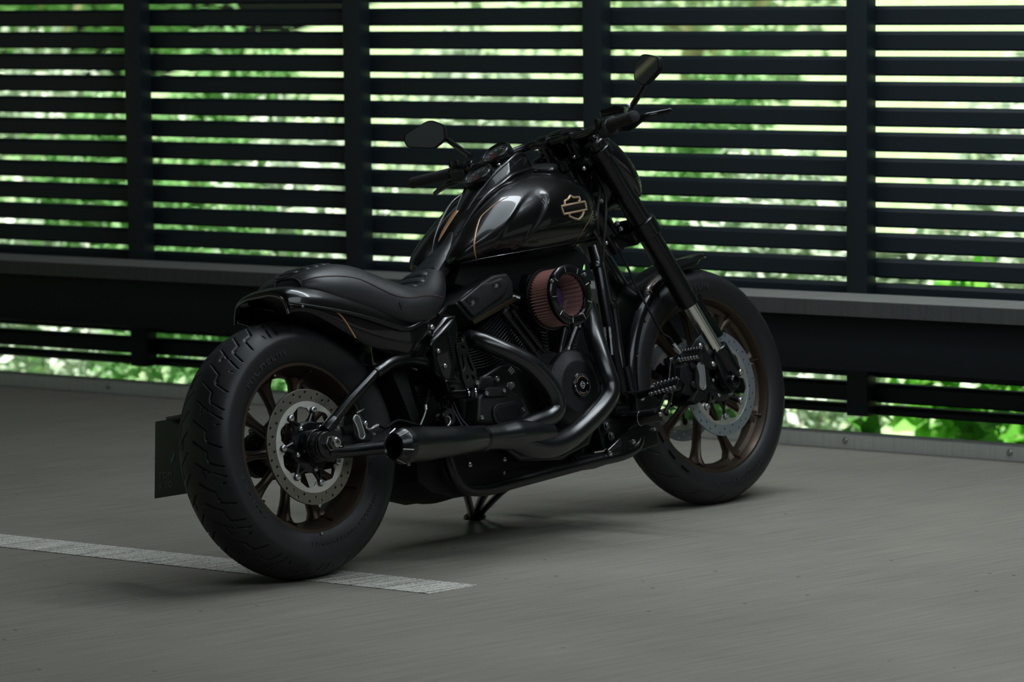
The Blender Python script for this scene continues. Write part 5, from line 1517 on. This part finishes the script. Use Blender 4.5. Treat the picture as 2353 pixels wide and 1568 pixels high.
for k in range(9):
    a = D2R(100 - 40 * k)
    c_, s_ = math.cos(a), math.sin(a)
    p = ACF + Vector((c_ * 0.070, -0.0045, s_ * 0.070))
    MB().box(p, (0.016, 0.0012, 0.0022), Matrix(((c_, 0, -s_), (0, 1, 0), (s_, 0, c_)))).build('ring_mark', CHROME, ac, bevel=0.0004, seg=1)
for p in ((0.7936,-0.245,0.6689), (0.9258,-0.245,0.6768), (0.8838,-0.235,0.5417)):
    bolt(p, 0.0052, ac, 'socket')
for k in range(3):
    a = D2R(20 + 120 * k)
    MB().box(ACF + Vector((math.cos(a) * 0.0815, 0.0, math.sin(a) * 0.0815)), (0.008, 0.012, 0.012)).build('ring_lug', GLOSS, ac, bevel=0.002)

# ---- exhaust
ex = MB()
rp = [(0.5913,-0.11,0.5496), (0.5776,-0.135,0.5437), (0.5839,-0.165,0.532), (0.6151,-0.19,0.5089), (0.6564,-0.205,0.4832), (0.6914,-0.215,0.4555), (0.7232,-0.22,0.4194), (0.7472,-0.222,0.3842), (0.7581,-0.222,0.352), (0.7516,-0.222,0.3277), (0.7167,-0.222,0.3113), (0.6698,-0.222,0.3049), (0.6135,-0.222,0.2952), (0.5577,-0.222,0.2857)]
ex.tube(rp, [0.0235, 0.024, 0.0245, 0.025, 0.026, 0.0275, 0.028, 0.028, 0.028, 0.027, 0.026, 0.025, 0.024, 0.022], 32, 8)
rear_h = ex.build('rear_header', SATIN, bike, angle=70)
ex = MB()
fp = [(1.0804,-0.1,0.5956), (1.046,-0.135,0.5597), (1.0051,-0.175,0.5072), (0.9871,-0.2,0.4554), (0.9829,-0.215,0.408), (0.9842,-0.22,0.374), (0.9683,-0.222,0.342), (0.9222,-0.222,0.3093), (0.8528,-0.222,0.2751), (0.7861,-0.222,0.2492), (0.7111,-0.222,0.2368), (0.642,-0.222,0.2462), (0.5882,-0.222,0.2681), (0.5328,-0.222,0.2807)]
ex.tube(fp, [0.024, 0.0265, 0.027, 0.0275, 0.0275, 0.0275, 0.0275, 0.0275, 0.028, 0.029, 0.031, 0.032, 0.031, 0.026], 32, 8)
front_h = ex.build('front_header', SATIN, bike, angle=70)
# collector and muffler: one taper, axis along the bike
mz0 = Vector((0.1386,-0.232,0.2969)); mz1 = Vector((0.465,-0.224,0.2836)); mz2 = Vector((0.62,-0.222,0.2788)); mz3 = Vector((0.7193,-0.222,0.2725))
ex = MB().tube([mz1 + (mz0 - mz1).normalized() * 0.004, mz1.lerp(mz2, 0.5), mz2, mz3], [0.0305, 0.0325, 0.0395, 0.038, 0.027], 40, 8)
col_ = ex.build('collector', SATIN, bike, angle=70)
md = (mz1 - mz0); L_ = md.length
mf = MB().lathe([(0.0425, 0.018), (0.0455, 0.020), (0.0455, 0.045), (0.0448, 0.047), (0.0445, 0.10), (0.040, L_ * 0.55), (0.0335, L_ - 0.004), (0.0305, L_)], mz0, md, 64, cap=False).build('muffler', SATIN, bike, angle=40)
MB().lathe([(0.0310, L_ - 0.014), (0.0340, L_ - 0.013), (0.0340, L_ - 0.001), (0.0325, L_)], mz0, md, 56).build('clamp', METBLK, mf)
# end cap: machined cup with six slots
cap_ = MB().lathe([(0.0270, 0.060), (0.0270, 0.006), (0.0285, -0.006), (0.0315, -0.010), (0.0350, -0.008), (0.0400, 0.004), (0.0465, 0.016), (0.0468, 0.020), (0.0468, 0.034), (0.0450, 0.036)], mz0, md, 72, cap=False).build('end_cap', METBLK, mf, angle=30)
MB().lathe([(0.0268, 0.062), (0.0, 0.062)], mz0, md, 40).build('baffle', MATTE, mf)
u, v, a_ = frame(md)
for k in range(6):
    t = 2 * PI * (k + 0.3) / 6
    rad_ = u * math.cos(t) + v * math.sin(t); tan_ = a_.cross(rad_)
    p0, p1 = mz0 + rad_ * 0.0335 - a_ * 0.0095, mz0 + rad_ * 0.0470 + a_ * 0.0165
    dd = (p1 - p0); nn = dd.cross(tan_).normalized()
    MB().box(p0.lerp(p1, .5) , (0.0022, dd.length, 0.0026), Matrix((tan_, dd.normalized(), nn)).transposed()).build('cap_rib', STEELC if k == 0 else STEELC, mf, bevel=0.0006, seg=1) if False else MB().box(p0.lerp(p1, .5), (0.0026, dd.length, 0.0030), Matrix((tan_, dd.normalized(), nn)).transposed()).build('cap_rib', BOLT, mf, bevel=0.0006, seg=1)
bolt(mz0 + Vector((0.03, -0.005, -0.050)), 0.004, mf, 'hex', 'bolt', (0, -0.3, -1))

# ---- rider controls
# perforated passenger peg bracket
br = [(0.4433,-0.2,0.5361), (0.4696,-0.2,0.537), (0.4774,-0.2,0.5287), (0.4775,-0.2,0.5134), (0.4962,-0.2,0.4597), (0.4933,-0.2,0.4371), (0.4793,-0.2,0.4277), (0.4788,-0.2,0.4216), (0.453,-0.2,0.4195), (0.4429,-0.2,0.4463), (0.4439,-0.2,0.4706), (0.4395,-0.2,0.5228)]
holes = [[(0.45,-0.2,0.531), (0.4663,-0.2,0.5317), (0.4714,-0.2,0.5215), (0.4625,-0.2,0.5147), (0.4516,-0.2,0.5187)],
         [(0.4505,-0.2,0.5096), (0.4578,-0.2,0.5075), (0.4582,-0.2,0.4739), (0.4492,-0.2,0.461)],
         [(0.4688,-0.2,0.5095), (0.474,-0.2,0.5076), (0.49,-0.2,0.4618), (0.4836,-0.2,0.4584), (0.4676,-0.2,0.473)],
         [(0.4524,-0.2,0.45), (0.461,-0.2,0.4553), (0.4674,-0.2,0.4486), (0.4601,-0.2,0.4356)],
         [(0.4733,-0.2,0.4557), (0.487,-0.2,0.4483), (0.4893,-0.2,0.439), (0.4794,-0.2,0.4338)]]
pb_ = side_plate([br] + [h[::-1] for h in holes], -0.200, 0.010, 'peg_bracket', METBLK, bike, 0.0018)
b = MB().prism([(0.4713,-0.2,0.4269), (0.4841,-0.2,0.4257), (0.4789,-0.2,0.3926), (0.4639,-0.2,0.394)], -0.205, -0.17)
b.build('bracket_clevis', METBLK, pb_, bevel=0.002)
for xx in (285, 345):
    p = Vector((0.4702,-0.19,0.4054)) if xx == 285 else Vector((0.4963,-0.19,0.4044))
    MB().lathe([(0.0125, -0.002), (0.0125, 0.002), (0.0105, 0.003), (0, 0.003)], p, (0.8, -0.6, 0), 28).build('pivot_washer', BOLT, pb_)
bolt((0.4643,-0.18,0.4057), 0.0048, pb_, 'socket', 'bolt', (-0.9, -0.4, 0))
MB().tube([(0.4463,-0.1,0.4066), (0.4525,-0.15,0.4075), (0.4689,-0.185,0.4061)], [0.013, 0.012, 0.010], 16, 3).build('peg_arm', METBLK, pb_)
b = MB().tube([(0.471,-0.12,0.3846), (0.4719,-0.13,0.3572), (0.4799,-0.14,0.3231)], 0.003, 8, 3); b.tube([(0.4808,-0.12,0.3897), (0.487,-0.13,0.3477), (0.4996,-0.14,0.3211)], 0.003, 8, 3)
b.build('wiring', GRIP, frm)

def foot_peg(p0, p1, name, parent):
    p0, p1 = Vector(p0), Vector(p1); d_ = (p1 - p0).normalized(); f0 = Vector((-0.75, -0.1, 0.55)); sd = f0.cross(d_).normalized(); upn = d_.cross(sd)
    R = Matrix((d_, sd, upn)).transposed()
    L = (p1 - p0).length
    o = MB().box(p0.lerp(p1, .5) - upn * 0.004, (L, 0.030, 0.018), R).build(name, METBLK, parent, bevel=0.004, seg=3)
    for s in (-1, 1):
        for i in range(7):
            c = p0.lerp(p1, (i + 0.5) / 7) + sd * s * 0.0145 + upn * 0.007
            MB().lathe([(0.0042, -0.006), (0.0042, 0.002), (0.003, 0.0045), (0, 0.0045)], c, upn, 10).build('peg_tooth', CHROMEK, o)
    MB().box(p0 - d_ * 0.002 + upn * 0.002, (0.005, 0.030, 0.012), R).build('peg_end', CHROME, o, bevel=0.001)
    return o
CHROMEK = mat('black_chrome', (0.30, 0.31, 0.32), 0.18, 1.0)
# forward control bracket
b = MB()
b.prism([(1.0371,-0.12,0.2018), (1.1521,-0.12,0.256), (1.1874,-0.12,0.2635), (1.2499,-0.12,0.2422), (1.25,-0.12,0.1956), (1.1486,-0.12,0.1824), (1.0646,-0.12,0.1787), (1.0417,-0.12,0.1867)], -0.128, -0.112)
b.prism([(1.139,-0.11,0.3528), (1.2466,-0.11,0.3462), (1.2779,-0.11,0.3115), (1.2654,-0.11,0.2828), (1.1979,-0.11,0.2599), (1.1677,-0.11,0.2741), (1.1777,-0.11,0.3398)], -0.135, -0.10)
fcb = b.build('control_bracket', METBLK, bike, bevel=0.004, seg=3)
bolt((1.041,-0.131,0.1914), 0.0075, fcb, 'socket'); bolt((1.1429,-0.131,0.2132), 0.0075, fcb, 'socket'); bolt((1.199,-0.138,0.3296), 0.0088, fcb, 'button'); bolt((1.2378,-0.131,0.2384), 0.005, fcb, 'socket')
b = MB().tube([(1.1247,-0.13,0.2816), (1.1331,-0.19,0.2753), (1.1517,-0.235,0.2772)], [0.0195, 0.0205, 0.0205], 24, 2)
b.build('brake_pivot', GLOSS, fcb)
p = Vector((1.1273,-0.185,0.2738)); dd = (Vector((1.1517,-0.235,0.2772)) - Vector((1.1247,-0.13,0.2816))).normalized()
MB().lathe([(0.0212, -0.0008), (0.0212, 0.0008), (0.0202, 0.0008)], p, dd, 40, cap=False).build('pivot_ring', CHROME, fcb)
bolt((1.1427,-0.245,0.276), 0.0058, fcb, 'socket', 'bolt', dd)
# rubber boot and foot peg
foot_peg((1.177,-0.2,0.3436), (1.1683,-0.305,0.3518), 'foot_peg', bike)
MB().tube([(1.1748,-0.15,0.3374), (1.1753,-0.175,0.3401), (1.1751,-0.205,0.3431)], [0.012, 0.011, 0.010], 16, 2).build('peg_mount', METBLK, fcb)
# brake pedal: forked arm up to its own peg
b = MB()
b.tube([(1.1715,-0.21,0.288), (1.1959,-0.215,0.3171), (1.2235,-0.22,0.3595), (1.2375,-0.222,0.4003), (1.2459,-0.22,0.4151)], [0.006, 0.005, 0.0045, 0.004, 0.005], 12, 5)
b.tube([(1.2,-0.21,0.2784), (1.2212,-0.215,0.3045), (1.2327,-0.22,0.3332), (1.2508,-0.22,0.3654), (1.2532,-0.222,0.3955), (1.2548,-0.22,0.4143)], [0.006, 0.0045, 0.004, 0.004, 0.004, 0.005], 12, 5)
b.build('brake_pedal', METBLK, fcb)
foot_peg((1.2658,-0.245,0.4239), (1.2566,-0.325,0.4236), 'pedal_pad', bike)
MB().tube([(1.2484,-0.215,0.4172), (1.2608,-0.225,0.4199), (1.2662,-0.248,0.424)], 0.009, 14, 2).build('pedal_tip', METBLK, fcb)
# left side: mirrored shift control, mostly hidden
b = MB(); b.prism([(1.0371,-0.12,0.2018), (1.1521,-0.12,0.256), (1.1874,-0.12,0.2635), (1.2499,-0.12,0.2422), (1.25,-0.12,0.1956), (1.1486,-0.12,0.1824), (1.0646,-0.12,0.1787), (1.0417,-0.12,0.1867)], 0.112, 0.128)
lcb = b.build('control_bracket', METBLK, bike, bevel=0.004)
foot_peg((1.15, 0.20, 0.335), (1.13, 0.31, 0.335), 'foot_peg', bike)
MB().tube([(1.15, 0.115, 0.30), (1.15, 0.16, 0.325), (1.15, 0.20, 0.335)], 0.011, 12, 3).build('peg_mount', METBLK, lcb)
# primary cover on the left
MB().prism([(0.50, 0.29), (0.52, 0.37), (0.62, 0.42), (0.90, 0.44), (1.00, 0.38), (1.00, 0.30), (0.92, 0.24), (0.60, 0.24)], 0.125, 0.185).build('primary_cover', METBLK, eng, bevel=0.016, seg=4)
MB().prism([(0.0, 0.40), (0.50, 0.38), (0.52, 0.36), (0.0, 0.375)], 0.118, 0.150).build('belt_guard', METBLK, bike, bevel=0.003)
b = MB()
for z in (0.383, 0.272): b.tube([(0.0, 0.122, z), (0.52, 0.122, 0.33 + (z - 0.33) * 0.7)], 0.005, 8, 1, flat=2.4)
b.lathe([(0.058, -0.012), (0.058, 0.012), (0.03, 0.014)], (0.0, 0.122, 0.329), (0, 1, 0), 48)
b.build('drive_belt', MATTE, bike)

# ---- side stand, down on the far side
b = MB()
b.tube([(0.7471,0.1,0.1655), (0.7341,0.12,0.1358), (0.8723,0.26,0.0831)] if False else [(0.800, 0.10, 0.165), (0.900, 0.24, 0.120), (0.985, 0.355, 0.080)], [0.014, 0.012, 0.011], 14, 3)
b.tube([(0.8933,0.1,0.1551), (0.9201,0.18,0.133), (0.9881,0.33,0.0847)], [0.012, 0.010, 0.009], 12, 3)
b.tube([(0.7018,0.1,0.15), (0.8083,0.2,0.1186), (0.9453,0.33,0.0791)], [0.011, 0.0105, 0.010], 12, 3)
b.lathe([(0.0, -0.006), (0.030, -0.006), (0.032, 0.0), (0.026, 0.006), (0.0, 0.008)], (0.9725,0.345,0.0761), (0, -0.2, 1), 24)
b.build('side_stand', METBLK, bike)

# ---- number plate carried low on the left
px_, yl, yr_ = -0.185, 0.300, 0.100
b = MB()
b.box((px_ - 0.004, 0.20, 0.358), (0.004, 0.21, 0.198), Matrix.Rotation(D2R(12), 3, 'Y'))
npl = b.build('number_plate', PLATEM, bike, bevel=0.0015)
Ry = Matrix.Rotation(D2R(12), 3, 'Y'); upv = Ry @ Vector((0, 0, 1)); outn = Ry @ Vector((-1, 0, 0)); cpl = Vector((px_ - 0.004, 0.20, 0.358))
for body, yy, zz, sz in (('TOM', 0.062, -0.044, 0.022), ('& SO', 0.060, -0.070, 0.022)):
    me = text_mesh(body, sz, 0.0005, space=1.2)
    place(me, 'plate_lettering', PALEGREY, npl, cpl + Vector((0, yy, 0)) + upv * zz + outn * 0.0026, (0, -1, 0), upv)
me = curve_mesh([[(-0.008, -0.016), (0.004, -0.004), (0.010, 0.014), (0.004, 0.012), (-0.006, -0.002)]], 0.0005)
place(me, 'plate_mark', TEALP, npl, cpl + Vector((0, 0.034, 0)) + upv * -0.004 + outn * 0.0026, (0, -1, 0), upv)
b = MB().tube([(px_ + 0.01, 0.20, 0.44), (px_ + 0.06, 0.17, 0.46), (-0.03, 0.145, 0.36)], [0.006, 0.008, 0.009], 10, 4)
b.box((px_ + 0.006, 0.19, 0.455), (0.02, 0.10, 0.012))
b.build('plate_bracket', METBLK, npl, bevel=0.001)
